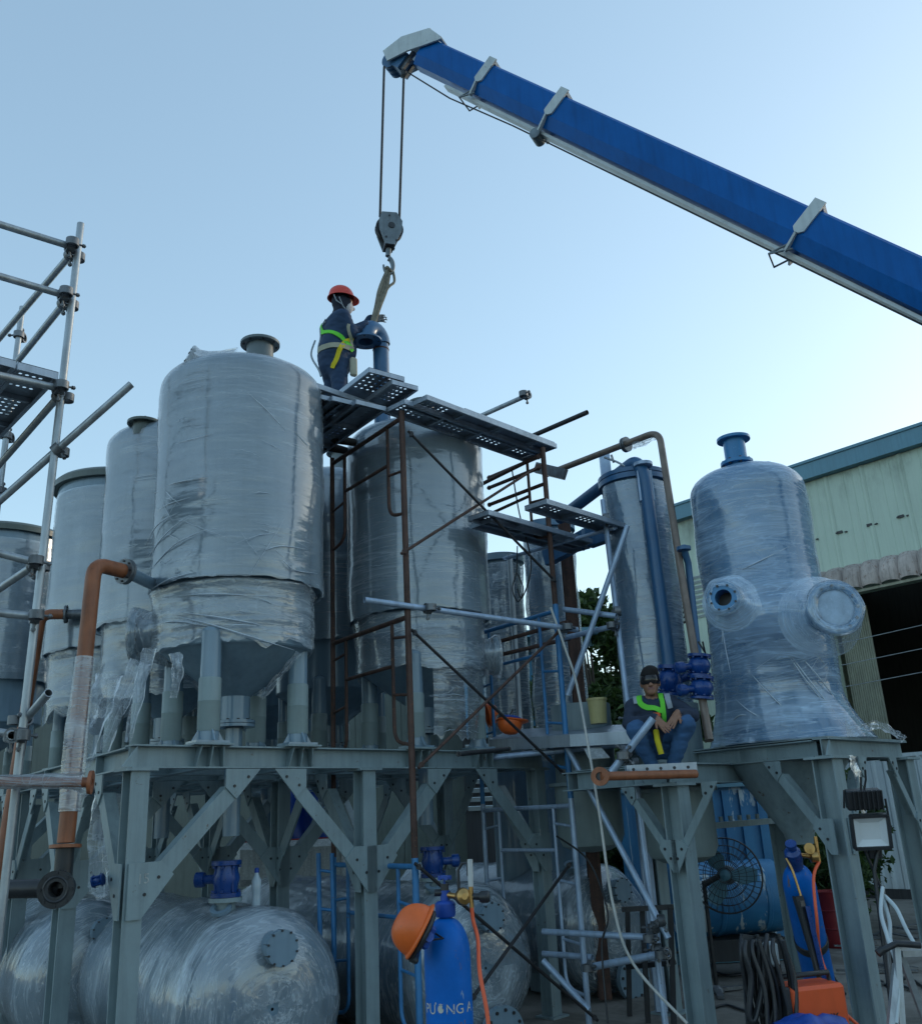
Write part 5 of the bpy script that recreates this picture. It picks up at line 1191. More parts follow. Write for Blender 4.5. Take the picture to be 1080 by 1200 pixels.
# orange hard hats
def helmet(label,c,up,fwd,mat,R=.125,liner=None,parent=None,name='hard_hat',brim=.05):
    c=V(c); up=V(up).normalized(); fwd=V(fwd); fwd=(fwd-up*fwd.dot(up)).normalized(); sd_=up.cross(fwd)
    t=thing(name,label,'hard hat',c) if parent is None else parent
    m=MB(); n=40; K=12; vs=[];fs=[]
    for lay,sc_ in((0,1.0),(1,.955)):
        b0=len(vs)
        for k in range(K+1):
            th=k/K*math.pi/2
            for i in range(n):
                a=2*math.pi*i/n; r=math.cos(th)**.80 if k<K else .001
                l=1.14 if math.cos(a)>0 else 1.10
                ridge=1+.025*math.exp(-(math.sin(a)/.22)**2)*(math.sin(th)*math.cos(th)*2)
                vs.append(c+fwd*(R*l*r*math.cos(a)*sc_*ridge)+sd_*(R*r*math.sin(a)*sc_*.94)+up*(R*1.12*math.sin(th)*sc_*ridge))
        for k in range(K):
            for i in range(n):
                f=(b0+k*n+i,b0+k*n+(i+1)%n,b0+(k+1)*n+(i+1)%n,b0+(k+1)*n+i); fs.append(f if lay==0 else f[::-1])
    m.add(vs,fs,True)
    # rim and peak
    vs=[];fs=[]
    for i in range(n):
        a=2*math.pi*i/n; pk=max(0,math.cos(a))**2.2*brim; e=.012+pk
        base=fwd*(R*1.12*math.cos(a))+sd_*(R*.94*math.sin(a)); out=base.normalized()
        for (q,z) in((base*.95,.0),(base*.97+out*.0,.010),(base+out*e,-.004-pk*.30),(base+out*e,-.010-pk*.30)): vs.append(c+q+up*z)
    for i in range(n):
        j=(i+1)%n
        for k in range(4): fs.append((i*4+k,i*4+(k+1)%4,j*4+(k+1)%4,j*4+k))
    m.add(vs,fs,True); m.build('shell' if parent is None else 'hard_hat',M[mat],t,fix=True)
    if liner:
        m=MB(); m.path([c+fwd*(R*.95*math.cos(a))+sd_*(R*.85*math.sin(a))-up*.025 for a in [i*2*math.pi/24 for i in range(25)]],.014,8); 
        for a in((0,.8,1.6,2.4) if liner else ()): m.path([c+fwd*(R*.93*math.cos(a)*math.cos(b))+sd_*(R*.83*math.sin(a)*math.cos(b))+up*(R*.95*math.sin(b)) for b in [i*math.pi/10 for i in range(11)]],.009,6)
        m.build('headband',M[liner],t)
        m=MB(); m.box(c-fwd*(R*1.0)-up*.035,(.03,.11,.05),fwd,sd_,up,bev=.01); m.path([c+sd_*R*.8-up*.02,c+fwd*.02-up*.12+sd_*.02,c-sd_*R*.8-up*.02],.005,6); m.build('ratchet',M['black'],t)
    return t
hc_=P(494,1092,4.02); hup=V((-.86,-.12,.50)); hfw=V((.42,-.25,.80))
helmet('orange hard hat hung upside on the foreground gas cylinder, open side to the right',P(490,1092,4.72),hup,hfw,'orhat',.108,'black',brim=.008)
helmet('small orange hard hat with blue liner resting on the platform end',P(597,846,8.7),(-.1,-.2,-1),(1,.3,0),'orhat',.105,'blue_pl')
helmet('orange hard hat edge showing behind the wrapped leg of the second tank',P(571,838,9.2),(1,.2,.2),(0,0,1),'orhat',.10)

CB2=G(975,1222,.06); CB2.z=.06
hcp=P(490,1092,4.72); m=MB(); m.box(P(502,1099,4.69),(.035,.045,.11),V((.86,.12,-.5)).normalized(),V((.1,-1,0)).normalized(),V((.5,0,.86)).normalized(),bev=.012); m.tube(P(503,1098,4.67),P(503,1098,4.645),.022,14); hh_o=[o for o in bpy.data.objects if o.name.startswith('hard_hat') and o.type=='EMPTY'][0]; m.build('liner_pad',M['blue_pl'],hh_o)
cbb=P(946,1100,6.3); bx_=V((P(966,1185,6.2).x,6.2,0)); tpp=P(931,1012,6.3)
t2c,axd=cylinder('tall blue gas cylinder leaning among the right platform legs',CB2,(tpp-CB2).length,.102,(tpp-CB2),M['cyl'],M['blue_pl'])
vt=CB2+axd*((tpp-CB2).length+.05)
m=MB(); m.tube(vt,vt+axd*.09,.024,12); m.lathe([(.01,0),(.035,.01),(.035,.03),(.01,.035)],vt+axd*.09,axd,12); m.lathe([(.05,-.05),(.055,0),(.05,.05),(.03,.07)],vt-axd*.0,axd,16); m.build('cylinder_valve',M['valve'],t2c)
m=MB(); r=vt+V((.12,-.02,.0)); m.tube(vt+axd*.03,r,.014,10); m.lathe([(.01,-.03),(.035,-.02),(.035,.02),(.01,.03)],r,(1,0,0),16); m.tube(r+V((0.03,0,-.03)),r+V((.03,0,.12)),.012,8); m.lathe([(.034,0),(.034,.02),(.001,.022)],r+V((-.03,-.02,.05)),(.0,-1,.1),18); m.build('regulator',M['brass'],t2c)
m=MB(); m.lathe([(.104,.98),(.108,.985),(.108,1.04),(.104,1.045)],CB2,axd,32,caps=False); m.build('strap',M['black'],t2c); m=MB(); m.lathe([(.104,.30),(.108,.305),(.108,.36),(.104,.365)],CB2,axd,32,caps=False); m.build('strap',M['black'],t2c)
m=MB(); m.path(spline([r+V((.03,0,-.03)),P(953,1030,6.2),P(957,1080,6.15),P(961,1120,6.2),P(975,1155,6.0),P(992,1190,5.9),V((2.6,5.9,.03))],8),.010,8); tag(m.build('gas_hose',M['orhose']),'red orange hose running down from the leaning cylinder regulator','hose')
m=MB(); m.path(spline([vt+V((-.06,-.04,.0)),P(928,1020,6.2),P(938,1050,6.18)],6),.008,8); tag(m.build('copper_tail',M['brass']),'thin copper coloured tail pipe on the leaning cylinder valve','pipe')
tr=thing('cylinder_rack','dark steel upright bar strapped beside the leaning cylinder','rack',(2.2,6.35,0)); m=MB(); m.bar(P(934,1050,6.35),V((2.20,6.38,.02)),.05,.05); m.bar(P(938,1056,6.1),P(958,1140,6.06),.035,.02); m.build('upright',M['black'],tr); m=MB(); m.bar(P(946,1062,6.08),P(966,1148,6.06),.03,.02,mi=0); m.build('slat',M['valve'],tr)

# ================================================================== YARD CLUTTER AT THE RIGHT
# welding machine
wb=V((P(945,1190,5.6).x,5.65,0)); t=thing('welding_machine','orange and dark blue welding machine on a dark stand, cable over its side','welding machine',wb)
zc_=P(950,1190,5.5).z; wx=V((.26,-.965,0)).normalized(); wy=V((.965,.26,0))
cbx=V((wb.x,wb.y,zc_-.02))
m=MB(); m.box(cbx+wx*.06,(.22,.34,.32),wx,wy,Z,bev=.018); m.build('casing',paint('welder_orange',(.72,.10,.025),.4,var=.08,wear=(.2,.06,.03),wear_amt=-.03),t)
m=MB(); m.box(cbx-wy*.185+wx*.06,(.235,.035,.335),wx,wy,Z,bev=.008); fpn=m.build('front_panel',M['black'],t)
m=MB(); 
for k in range(4): m.tube(cbx+wx*(-.02+.05*k)-wy*.2-Z*.02,cbx+wx*(-.02+.05*k)-wy*.222-Z*.02,.014,12)
m.build('knob',M['mark'],fpn)
m=MB()
for k in range(8): m.box(cbx+wx*.171-wy*.09+Z*(-.13+k*.018),(.004,.09,.007),wx,wy,Z)
m.build('vent_slot',M['awning'],t)
text('HUK',cbx+wx*.1725+wy*.04-Z*.0,wy,Z,.062,M['black'],'logo',t)
m=MB(); m.path([cbx+wx*.06-wy*.15+Z*.15,cbx+wx*.06-wy*.15+Z*.20,cbx+wx*.06+wy*.15+Z*.20,cbx+wx*.06+wy*.15+Z*.15],.014,8); m.build('handle',M['black'],t)
m=MB(); zl=cbx.z-.16
m.box(V((wb.x,wb.y,zl/2-.002)),(.34,.46,max(.02,zl-.004)),wx,wy,Z); tag(m.build('tool_crate',M['dark']),'dark crate under the orange welding machine','crate')
# bundle of black welding cables hung over a post
def cables(label,top,n,drop,spread,seed,mat='black',r=.012):
    rng=random.Random(seed); m=MB(); top=V(top)
    for i in range(n):
        a=top+V((rng.uniform(-.5,.5)*spread,rng.uniform(-.06,.06),rng.uniform(-.02,.02))); d=drop*rng.uniform(.7,1.1)
        b_=a+V((rng.uniform(-.04,.06),rng.uniform(-.05,.05),-d)); c=a+V((rng.uniform(.02,.09),rng.uniform(-.04,.06),0))
        m.path(spline([a,a+V((-.02,-.03,-.06)),a.lerp(b_,.5)+V((rng.uniform(-.03,.03),-.02,0)),b_,b_+V((.03,0,-.02)),b_.lerp(c,.5)+V((.05,0,0)),c],6),r,7)
    return tag(m.build('cable_bundle',M[mat]),label,'cable bundle')
tp_=P(882,1100,5.5); cables('thick loops of black welding cable hung left of the orange machine',tp_,11,.46,.20,4)
t=thing('cable_stand','black post and bar holding the looped welding cables','stand',(tp_.x+.15,5.6,0)); m=MB(); m.bar(P(868,1098,5.55),P(908,1104,5.6),.03,.03); m.bar(P(905,1105,5.6),V((P(922,1200,5.55).x,5.6,0)),.04,.05,V((0,1,0))); m.bar(P(870,1098,5.55),V((tp_.x-.1,5.56,0)),.03,.03,V((0,1,0))); m.build('upright',M['black'],t)
m=MB(); m.box(P(903,1118,5.52),(.07,.07,.12),bev=.012); m.build('junction_box',M['wallgrey'],t)
# pedestal fan
fb=G(840,1164,0); ft=thing('pedestal_fan','black pedestal fan with wire guard in front of the blue container','fan',fb); fc=P(850,1026,fb.y-.12)
m=MB(); m.tube(fb+Z*.03,V((fb.x,fb.y,fc.z-.05)),.02,12); m.tube(V((fb.x,fb.y,fc.z-.08)),fc+V((0,.12,0)),.03,10); m.build('pole',M['black'],ft)
m=MB(); 
for k in range(3):
    a=.4+k*2.09; m.bar(fb+Z*.03,fb+V((math.cos(a)*.34,math.sin(a)*.34,.02)),.06,.03)
m.lathe([(.06,0),(.07,.01),(.05,.05),(.02,.07)],fb,Z,16); m.build('base',M['clamp'],ft)
fx=V((-.35,-.93,.05)).normalized(); ex=Z.cross(fx).normalized(); ey=fx.cross(ex); Rf=.34
m=MB()
for s_ in(0,1):
    for rr_,dz in((1,0.03),(.8,.06),(.6,.075),(.4,.085),(.2,.09)):
        m.path([fc+fx*(dz if s_ else -dz)+(ex*math.cos(a)+ey*math.sin(a))*Rf*rr_ for a in [i*2*math.pi/36 for i in range(37)]],.0035 if rr_<1 else .007,5,caps=False)
    for k in range(36):
        a=k*2*math.pi/36; sgn=1 if s_ else -1
        m.path([fc+fx*(sgn*.09)+(ex*math.cos(a)+ey*math.sin(a))*Rf*.15,fc+fx*(sgn*.075)+(ex*math.cos(a+.1)+ey*math.sin(a+.1))*Rf*.6,fc+fx*(sgn*.03)+(ex*math.cos(a+.15)+ey*math.sin(a+.15))*Rf],.0025,4,caps=False)
m.build('guard',M['black'],ft)
m=MB()
for k in range(3):
    a=k*2.094; u=ex*math.cos(a)+ey*math.sin(a); v=fx.cross(u); m.plate([fc+u*.05-v*.03,fc+u*.14-v*.09+fx*.02,fc+u*.29-v*.06+fx*.03,fc+u*.30+v*.05-fx*.02,fc+u*.16+v*.08-fx*.03,fc+u*.05+v*.03],fx,.005)
m.lathe([(.001,-.05),(.045,-.04),(.05,.03),(.001,.06)],fc,fx,18); m.build('blade',M['fascia'],ft)
m=MB(); m.lathe([(.03,0),(.085,.02),(.09,.12),(.06,.18),(.001,.19)],fc-fx*.06,-fx,20); m.build('motor',M['hook'],ft)
# blue container with flaking paint and the blue drum below
def flaky():
    m,t,o=nodes('flaking_blue_sheet'); b=t.nodes.new('ShaderNodeBsdfPrincipled'); b.inputs['Roughness'].default_value=.5
    c=ramp(t,noise(t,2,6,.65),[(.3,(.015,.12,.27)),(.7,(.04,.21,.40))])
    f=ramp(t,noise(t,5,6,.6,stretch=(1,1,.3),dist=.4),[(.60,(0,0,0)),(.63,(1,1,1))]); c=mixc(t,f,c,(.42,.50,.54))
    t.links.new(c,b.inputs['Base Color']); t.links.new(b.outputs[0],o.inputs[0]); return m
M['flaky']=flaky()
bc=V((P(850,1000,11.4).x,11.4,0)); zt2=P(860,918,11.4).z; ct=thing('blue_container','blue ribbed steel container with pale flaking paint behind the fan','container',bc)
m=MB(); m.box(bc+V((-.1,.75,zt2/2+.06)),(1.75,1.4,zt2-.16)); m.build('body',M['flaky'],ct)
for k in range(9):
    m=MB(); m.box(bc+V((-.90+k*.2,.035,zt2/2+.05)),(.11,.05,zt2-.25)); m.build('rib',M['flaky'],ct)
m=MB(); m.box(bc+V((-.1,.7,zt2)),(1.85,1.5,.08)); m.box(bc+V((-.1,.7,.06)),(1.85,1.5,.10)); m.build('frame_rail',M['fascia'],ct)
dm=thing('blue_drum','blue horizontal drum with end rings lying in front of the blue container','drum',V((P(850,1050,10.6).x,10.6,0))); c=P(850,1052,10.6)
m=MB(); m.lathe([(.02,-.55),(.33,-.55),(.36,-.53),(.36,-.2),(.37,-.19),(.37,-.15),(.36,-.14),(.36,.3),(.37,.31),(.37,.35),(.36,.36),(.36,.53),(.33,.55),(.02,.55)],c,V((1,.15,0)),40); m.build('barrel',M['flaky'],dm)
m=MB(); m.box(c+V((0,0,-.36-.12)),(1.0,.5,.2)); m.build('cradle',M['dark'],dm)
# red drum
c=V((P(974,1050,12.2).x,12.2,0)); t=thing('red_drum','dark red drum behind the right platform leg','drum',c); m=MB(); m.lathe([(.20,0),(.21,.02),(.21,.20),(.22,.21),(.21,.22),(.21,.40),(.22,.41),(.21,.42),(.21,.60),(.22,.62),(.19,.62),(.19,.60),(.01,.60)],c,Z,32); m.build('barrel',paint('red_drum_paint',(.22,.015,.02),.45,wear=(.08,.03,.02),wear_amt=0),t)
# work light on a stand
fl=P(1020,975,6.6); t=thing('flood_light','white square flood light with black hood on a thin stand','lamp',V((fl.x,fl.y,0))); n_=V((-.18,-.95,-.22)).normalized(); fx2=Z.cross(n_).normalized()*-1; fx2=n_.cross(Z).normalized(); fy2=fx2.cross(n_).normalized()
if fy2.z<0: fy2=-fy2; 
m=MB(); Wd,Hh=.23,.21
def fq(x,y,z): return fl+fx2*x+fy2*y+n_*z
for (a,b_) in(((-Wd/2,-Hh/2),(Wd/2,-Hh/2)),((Wd/2,-Hh/2),(Wd/2,Hh/2)),((Wd/2,Hh/2),(-Wd/2,Hh/2)),((-Wd/2,Hh/2),(-Wd/2,-Hh/2))): m.bar(fq(*a,0),fq(*b_,0),.02,.05,n_)
m.box(fq(0,0,-.055),(Wd,Hh,.06),fx2,fy2,n_,bev=.01); m.build('housing',M['black'],t)
m=MB(); w2,h2=Wd/2-.012,Hh/2-.012; vs=[fq(-w2,-h2,.01),fq(w2,-h2,.01),fq(w2,h2,.01),fq(-w2,h2,.01)]+[fq(x*.6,y*.6,-.02) for x,y in((-w2,-h2),(w2,-h2),(w2,h2),(-w2,h2))]
m.add(vs,[(0,1,5,4),(1,2,6,5),(2,3,7,6),(3,0,4,7),(4,5,6,7)]); m.build('reflector',paint('reflector_white',(.66,.70,.72),.35,var=.04,streak=False),t,fix=True)
m=MB(); m.box(fq(0.01,Hh/2+.10,-.05),(Wd*.98,.13,.08),fx2,fy2,n_,bev=.008)
for k in range(7): m.box(fq(-.1+k*.030,Hh/2+.10,.0),(.008,.13,.02),fx2,fy2,n_)
m.build('heat_sink',M['black'],t)
for pts_ in([fq(0,Hh/2+.16,-.04),fq(-.02,Hh/2+.23,-.04),fq(-.02,Hh/2+.30,-.02)],[fq(.02,Hh/2+.16,-.04),fq(.01,Hh/2+.25,-.04)],[fq(-Wd/2-.01,Hh/2+.1,-.03),fq(-Wd/2-.02,0,-.03)],[fq(Wd/2+.015,Hh/2+.17,-.03),fq(Wd/2+.03,Hh/2+.05,-.03)]):
    m=MB(); m.path(pts_,.007,6); m.build('bracket',M['black'],t)
m=MB(); m.path([fq(-.05,-Hh/2,-.05),P(1024,1020,6.65),V((P(1040,1180,6.65).x,6.65,.02))],.014,8); m.path([fq(.05,-Hh/2,-.05),P(1040,1060,6.7),V((P(1060,1180,6.7).x-.05,6.8,.02))],.010,8); m.box(fq(-.02,-Hh/2-.05,-.06),(.09,.07,.05),fx2,fy2,n_,bev=.01); m.build('stand',M['black'],t)
# trestle with hanging cables at the lower right corner
t=thing('trestle','pale steel trestle with tools at the lower right corner','trestle',(P(1060,1200,5.2).x,5.2,0)); m=MB()
for a,b_ in (((1050,1108,5.2),(1062,1290,5.1)),((1050,1130,5.2),(1035,1290,5.0)),((1052,1110,5.25),(1085,1200,5.3)),((1048,1112,5.2),(1100,1108,5.4)),((1055,1118,5.2),(1100,1116,5.3))): m.bar(P(*a),P(*b_),.03,.03,V((0,1,0)))
m.build('frame',M['galv'],t)
m=MB(); m.path([P(1032,1115,5.15),P(1050,1106,5.15),P(1078,1108,5.15)],.016,8); m.path([P(1028,1118,5.15),P(1034,1113,5.15)],.020,8); tag(m.build('welding_torch',M['black']),'black welding torch lying on the trestle','torch')
for k,(pp,lab) in enumerate((([(1034,1040,5.6),(1032,1070,5.5),(1040,1100,5.3),(1052,1140,5.2),(1050,1200,5.1)],'pale cable hanging down into the trestle'),([(1036,1050,5.6),(1050,1065,5.5),(1062,1090,5.4),(1080,1120,5.3),(1100,1140,5.2)],'pale cable sweeping right over the trestle'),([(1034,1052,5.6),(1042,1080,5.5),(1044,1105,5.4),(1060,1112,5.3)],'second pale cable ending on the trestle'))):
    m=MB(); m.path(spline([P(*x) for x in pp],8),.011,8); tag(m.build('cable',M['wallgrey']),lab,'cable')
m=MB(); m.path([P(1034,1038,5.62),V((P(1030,1160,5.62).x,5.62,.02))],.012,8); tag(m.build('thin_stake',M['clamp']),'thin steel stake behind the trestle cables','stake')
# cables and oddments on the ground
for k,(pp,lab,mt) in enumerate((([(822,1090),(835,1135),(870,1142),(895,1128),(915,1140)],'black cable curving over the ground by the fan','black'),([(905,1120),(940,1105),(965,1130),(990,1165)],'black cable crossing behind the leaning cylinder','black'),([(1015,1165),(1030,1150),(1048,1160),(1062,1145),(1085,1160)],'tangle of black cable on the ground at the right','black'),([(828,1185),(850,1178),(880,1185),(905,1170)],'dark cable near the fan foot','black'))):
    m=MB(); m.path(spline([G(x,y,.015) for x,y in pp],8),.012,7); tag(m.build('cable',M[mt]),lab,'cable')
m=MB(); rng=random.Random(5)
for k in range(26):
    p=G(rng.uniform(990,1085),rng.uniform(1085,1160),.0); L=rng.uniform(.08,.5); a=rng.uniform(0,3.1); m.bar(p+V((-math.cos(a)*L/2,-math.sin(a)*L/2,.02)),p+V((math.cos(a)*L/2,math.sin(a)*L/2,.02+rng.uniform(0,.05))),rng.uniform(.02,.06),rng.uniform(.01,.03))
tag(m.build('scrap_pile',M['clamp']),'scattered dark offcuts of steel on the ground at the right','scrap',kind='stuff')
m=MB(); 
vs=[];fs=[]; N=14; o=P(952,1203,5.25)
for i in range(N):
    for j in range(N):
        x=(i/(N-1)-.5)*.36; y=(j/(N-1)-.5)*.30; vs.append(o+V((x,y,.05*math.exp(-(x*x+y*y)/.02)+.035*mnoise.noise(V((x*12,y*12,2)))-.25*max(0,abs(y)-.1))))
for i in range(N-1):
    for j in range(N-1): fs.append((i*N+j,i*N+j+1,(i+1)*N+j+1,(i+1)*N+j))
m.add(vs,fs,True); tag(m.build('blue_cloth',M['blue_pl']),'crumpled blue cloth in front of the orange welding machine','cloth')
# tarps seen between the platform legs
for k,(px,py,Y,wd_,hh,mt,lab) in enumerate(((350,965,12.5,1.1,1.3,'blue_pl','bright blue tarpaulin hanging behind the platform legs'),(345,1010,12.2,1.4,.5,'mark','white sacks stacked behind the platform legs'),(345,988,12.35,1.6,.10,'orhat','red beam lying across the white sacks'))):
    c=P(px,py,Y); m=MB(); vs=[];fs=[]; N=16
    if k==0:
        for i in range(N):
            for j in range(N):
                u=i/(N-1)-.5; v=j/(N-1)-.5; vs.append(c+V((u*wd_,.14*mnoise.noise(V((u*5,v*3,k)))+.05*math.sin(u*22),v*hh)))
        for i in range(N-1):
            for j in range(N-1): fs.append((i*N+j,(i+1)*N+j,(i+1)*N+j+1,i*N+j+1))
        m.add(vs,fs,True); tag(m.build('tarpaulin',M[mt]),lab,'tarpaulin')
    elif k==1: m.box(c,(wd_,.5,hh),bev=.08); tag(m.build('sack_stack',M[mt]),lab,'sacks')
    else: m.box(c,(wd_,.1,hh)); tag(m.build('red_beam',paint('red_beam_paint',(.30,.03,.03),.5)),lab,'steel beam')
# bottle on the near vessel
bp_=V((eh1.x,eh1.y,0))+EL*.07+ER*.02; bp_.z=HZ+HR+.012; t=thing('plastic_bottle','clear plastic bottle with blue cap standing on the near vessel','bottle',bp_)
m=MB(); m.lathe([(.03,0),(.034,.01),(.034,.06),(.031,.08),(.034,.10),(.034,.17),(.014,.21),(.013,.225)],bp_,Z,18); m.build('body',paint('bottle_plastic',(.45,.55,.62),.15),t)
m=MB(); m.lathe([(.016,.222),(.016,.25),(.01,.255)],bp_,Z,14); m.build('cap',M['blue_pl'],t)
# blue ladder tubes below the second tank
for px,y0,y1,Y,lab in((373,1000,1100,7.6,'left of two blue ladder rails between the near vessels'),(389,1000,1110,7.6,'right of two blue ladder rails between the near vessels')):
    m=MB(); m.path([P(px,y0,Y),P(px+2,y1,Y)],.018,8)
    if px<380:
        for yy in(1020,1065): m.path([P(373,yy,Y),P(389,yy+2,Y)],.012,8)
    tag(m.build('ladder_rail',M['bluetube']),lab,'ladder rail')

# ================================================================== PEOPLE
def surf(prims,h=.012,cut=None):
    """one continuous skin over a set of tapered capsules / ellipsoids (smooth union, surface nets)"""
    lo=np.full(3,1e9);hi=-lo
    for p in prims:
        if p[0]=='cap': 
            for c,r in((p[1],p[3]),(p[2],p[4])): c=np.array(c,float); lo=np.minimum(lo,c-r); hi=np.maximum(hi,c+r)
        else:
            c=np.array(p[1],float); r=max(p[2]); lo=np.minimum(lo,c-r); hi=np.maximum(hi,c+r)
    lo-=3*h; hi+=3*h; n=np.ceil((hi-lo)/h).astype(int)+1
    D=np.full(n,.5,np.float32); best=np.full(n,9.,np.float32); lab=np.zeros(n,np.int16)
    ax=[lo[i]+h*np.arange(n[i]) for i in range(3)]
    for p in prims:
        if p[0]=='cap':
            a=np.array(p[1],float);b=np.array(p[2],float);ra,rb=p[3],p[4];k,mt=p[5],p[6]; mg=max(ra,rb)+k+.06; l=np.minimum(a,b)-mg;u=np.maximum(a,b)+mg
        else:
            a=np.array(p[1],float);R=np.array(p[2],float);k,mt=p[3],p[4];RM=p[5] if len(p)>5 else np.eye(3); mg=R.max()+k+.06; l=a-mg;u=a+mg
        i0=np.maximum(0,np.floor((l-lo)/h).astype(int)); i1=np.minimum(n,np.ceil((u-lo)/h).astype(int)+1)
        sl_=tuple(slice(i0[i],i1[i]) for i in range(3))
        X,Y,Zz=np.meshgrid(ax[0][sl_[0]],ax[1][sl_[1]],ax[2][sl_[2]],indexing='ij')
        if p[0]=='cap':
            ba=b-a; L2=(ba@ba)+1e-9; t=np.clip(((X-a[0])*ba[0]+(Y-a[1])*ba[1]+(Zz-a[2])*ba[2])/L2,0,1)
            d=np.sqrt((X-a[0]-ba[0]*t)**2+(Y-a[1]-ba[1]*t)**2+(Zz-a[2]-ba[2]*t)**2)-(ra+(rb-ra)*t)
        else:
            q=np.stack([X-a[0],Y-a[1],Zz-a[2]],-1)@np.array(RM); s=np.sqrt(((q/R)**2).sum(-1)); s2=np.sqrt(((q/R**2)**2).sum(-1))+1e-6; d=s*(s-1)/s2
        d=d.astype(np.float32); o=D[sl_]; hh=np.maximum(k-np.abs(d-o),0)/k; D[sl_]=np.minimum(d,o)-hh*hh*k*.25
        bb=best[sl_]; m_=d<bb; bb[m_]=d[m_]; lb=lab[sl_]; lb[m_]=mt
    if cut:
        X,Y,Zz=np.meshgrid(*ax,indexing='ij'); D=np.maximum(D,cut(X,Y,Zz).astype(np.float32))
    S=D<0; c=np.zeros(n-1); cnt=np.zeros(n-1,np.int8); pos=np.zeros((*(n-1),3))
    def sub(A,o): return A[o[0]:n[0]-1+o[0],o[1]:n[1]-1+o[1],o[2]:n[2]-1+o[2]]
    corners=[(i,j,k) for i in(0,1) for j in(0,1) for k in(0,1)]
    for a in corners:
        for axi in range(3):
            if a[axi]==0:
                b=list(a); b[axi]=1
                sa,sb=sub(S,a),sub(S,b); m_=sa!=sb
                da,db=sub(D,a),sub(D,b); t=np.where(m_,da/(da-db+1e-12),0)
                for q in range(3): pos[...,q]+=np.where(m_,a[q]+(t if q==axi else 0),0)
                cnt+=m_
    act=cnt>0; idx=np.full(n-1,-1,np.int64); idx[act]=np.arange(act.sum())
    ijk=np.argwhere(act); vs=(ijk+pos[act]/cnt[act][:,None])*h+lo
    vl=sub(lab,(0,0,0))[act]
    faces=[]
    for axi in range(3):
        o1,o2=[q for q in range(3) if q!=axi]
        nn=[n[0]-1,n[1]-1,n[2]-1]
        s0=[slice(1,nn[q]) for q in range(3)]; s0[axi]=slice(0,n[axi]-1)
        A=S[tuple(slice(1,nn[q]) if q!=axi else slice(0,n[axi]-1) for q in range(3))]; B=S[tuple(slice(1,nn[q]) if q!=axi else slice(1,n[axi]) for q in range(3))]
        e=np.argwhere(A!=B); flip=A[A!=B]
        base=e.copy(); base[:,o1]+=1; base[:,o2]+=1
        def g(d1,d2):
            q=base.copy(); q[:,o1]-=d1; q[:,o2]-=d2; return idx[q[:,0],q[:,1],q[:,2]]
        f=np.stack([g(1,1),g(0,1),g(0,0),g(1,0)],1)
        fl=flip if axi!=1 else ~flip
        f[~fl]=f[~fl][:,::-1]; faces.append(f)
    return vs,np.concatenate(faces),vl
def figure(prims,origin,f,mats,name,parent,h=.012,cut=None,fix=False,scl=1.0,wrinkle=()):
    vs,fs,vl=surf(prims,h,cut); vs=vs*scl; f=V(f).normalized(); l=Z.cross(f); o=V(origin)
    m=MB(); W=np.array(o)+vs[:,:1]*np.array(f)+vs[:,1:2]*np.array(l)+vs[:,2:]*np.array(Z)
    m.v=[tuple(x) for x in W]; m.f=[tuple(int(i) for i in x) for x in fs]; m.sm=[True]*len(fs)
    m.mi=[int(vl[x[0]]) for x in fs]
    ob=m.build(name,mats,parent)
    if wrinkle:
        me=ob.data; nr=[v.normal.copy() for v in me.vertices]; lb=[int(x) for x in vl]
        for v,n_,b_ in zip(me.vertices,nr,lb):
            if b_ in wrinkle:
                q=V(v.co); a=mnoise.noise(V((q.x*9,q.y*9,q.z*26)))+.6*mnoise.noise(V((q.x*22+3,q.y*22,q.z*40))); v.co=v.co+n_*(.0065*max(-.6,a))
        me.update()
    return ob,W
def strap_on(body,pts,wid,mat,name,parent,origin,f,lift=.008,th=.004):
    from mathutils.bvhtree import BVHTree
    f=V(f).normalized(); l=Z.cross(f); o=V(origin); off=WL[parent.name]
    bv=BVHTree.FromPolygons([v.co for v in body.data.vertices],[p.vertices for p in body.data.polygons])
    pp=spline([o+f*p[0]+l*p[1]+Z*p[2] for p in pts],8); P2=[];N2=[]
    for p in pp:
        loc,nr,_,_=bv.find_nearest(p-off); nr=V(nr)
        P2.append(loc+off+nr*lift); N2.append(nr)
    for _ in range(3):
        P2=[P2[0]]+[P2[i]*.5+(P2[i-1]+P2[i+1])*.25 for i in range(1,len(P2)-1)]+[P2[-1]]; N2=[N2[0]]+[(N2[i]*.5+(N2[i-1]+N2[i+1])*.25).normalized() for i in range(1,len(N2)-1)]+[N2[-1]]
    m=MB(); vs=[]; n=len(P2)
    for i in range(n):
        tg=(P2[min(i+1,n-1)]-P2[max(i-1,0)]).normalized(); s_=tg.cross(N2[i]).normalized()
        for (a,b) in((-.5,-th),(.5,-th),(.5,th),(-.5,th)): vs.append(P2[i]+s_*(a*wid)+N2[i]*(b+lift*.3))
    fs=[(i*4+k,i*4+(k+1)%4,i*4+4+(k+1)%4,i*4+4+k) for i in range(n-1) for k in range(4)]+[(0,1,2,3),((n-1)*4+3,(n-1)*4+2,(n-1)*4+1,(n-1)*4)]
    m.add(vs,fs); return m.build(name,mat,parent,fix=True)
def cloth(name,c,var=.2): return paint(name,c,.85,var=var,scale=7,bump=.35,bscale=28,streak=False)
M['navy']=cloth('navy_coverall',(.018,.045,.10)); M['navy2']=cloth('dark_work_jacket',(.022,.035,.065)); M['jeans']=cloth('blue_jeans',(.035,.10,.22),.3); M['skin']=paint('skin',(.27,.135,.085),.5,var=.06,streak=False,bump=.03)
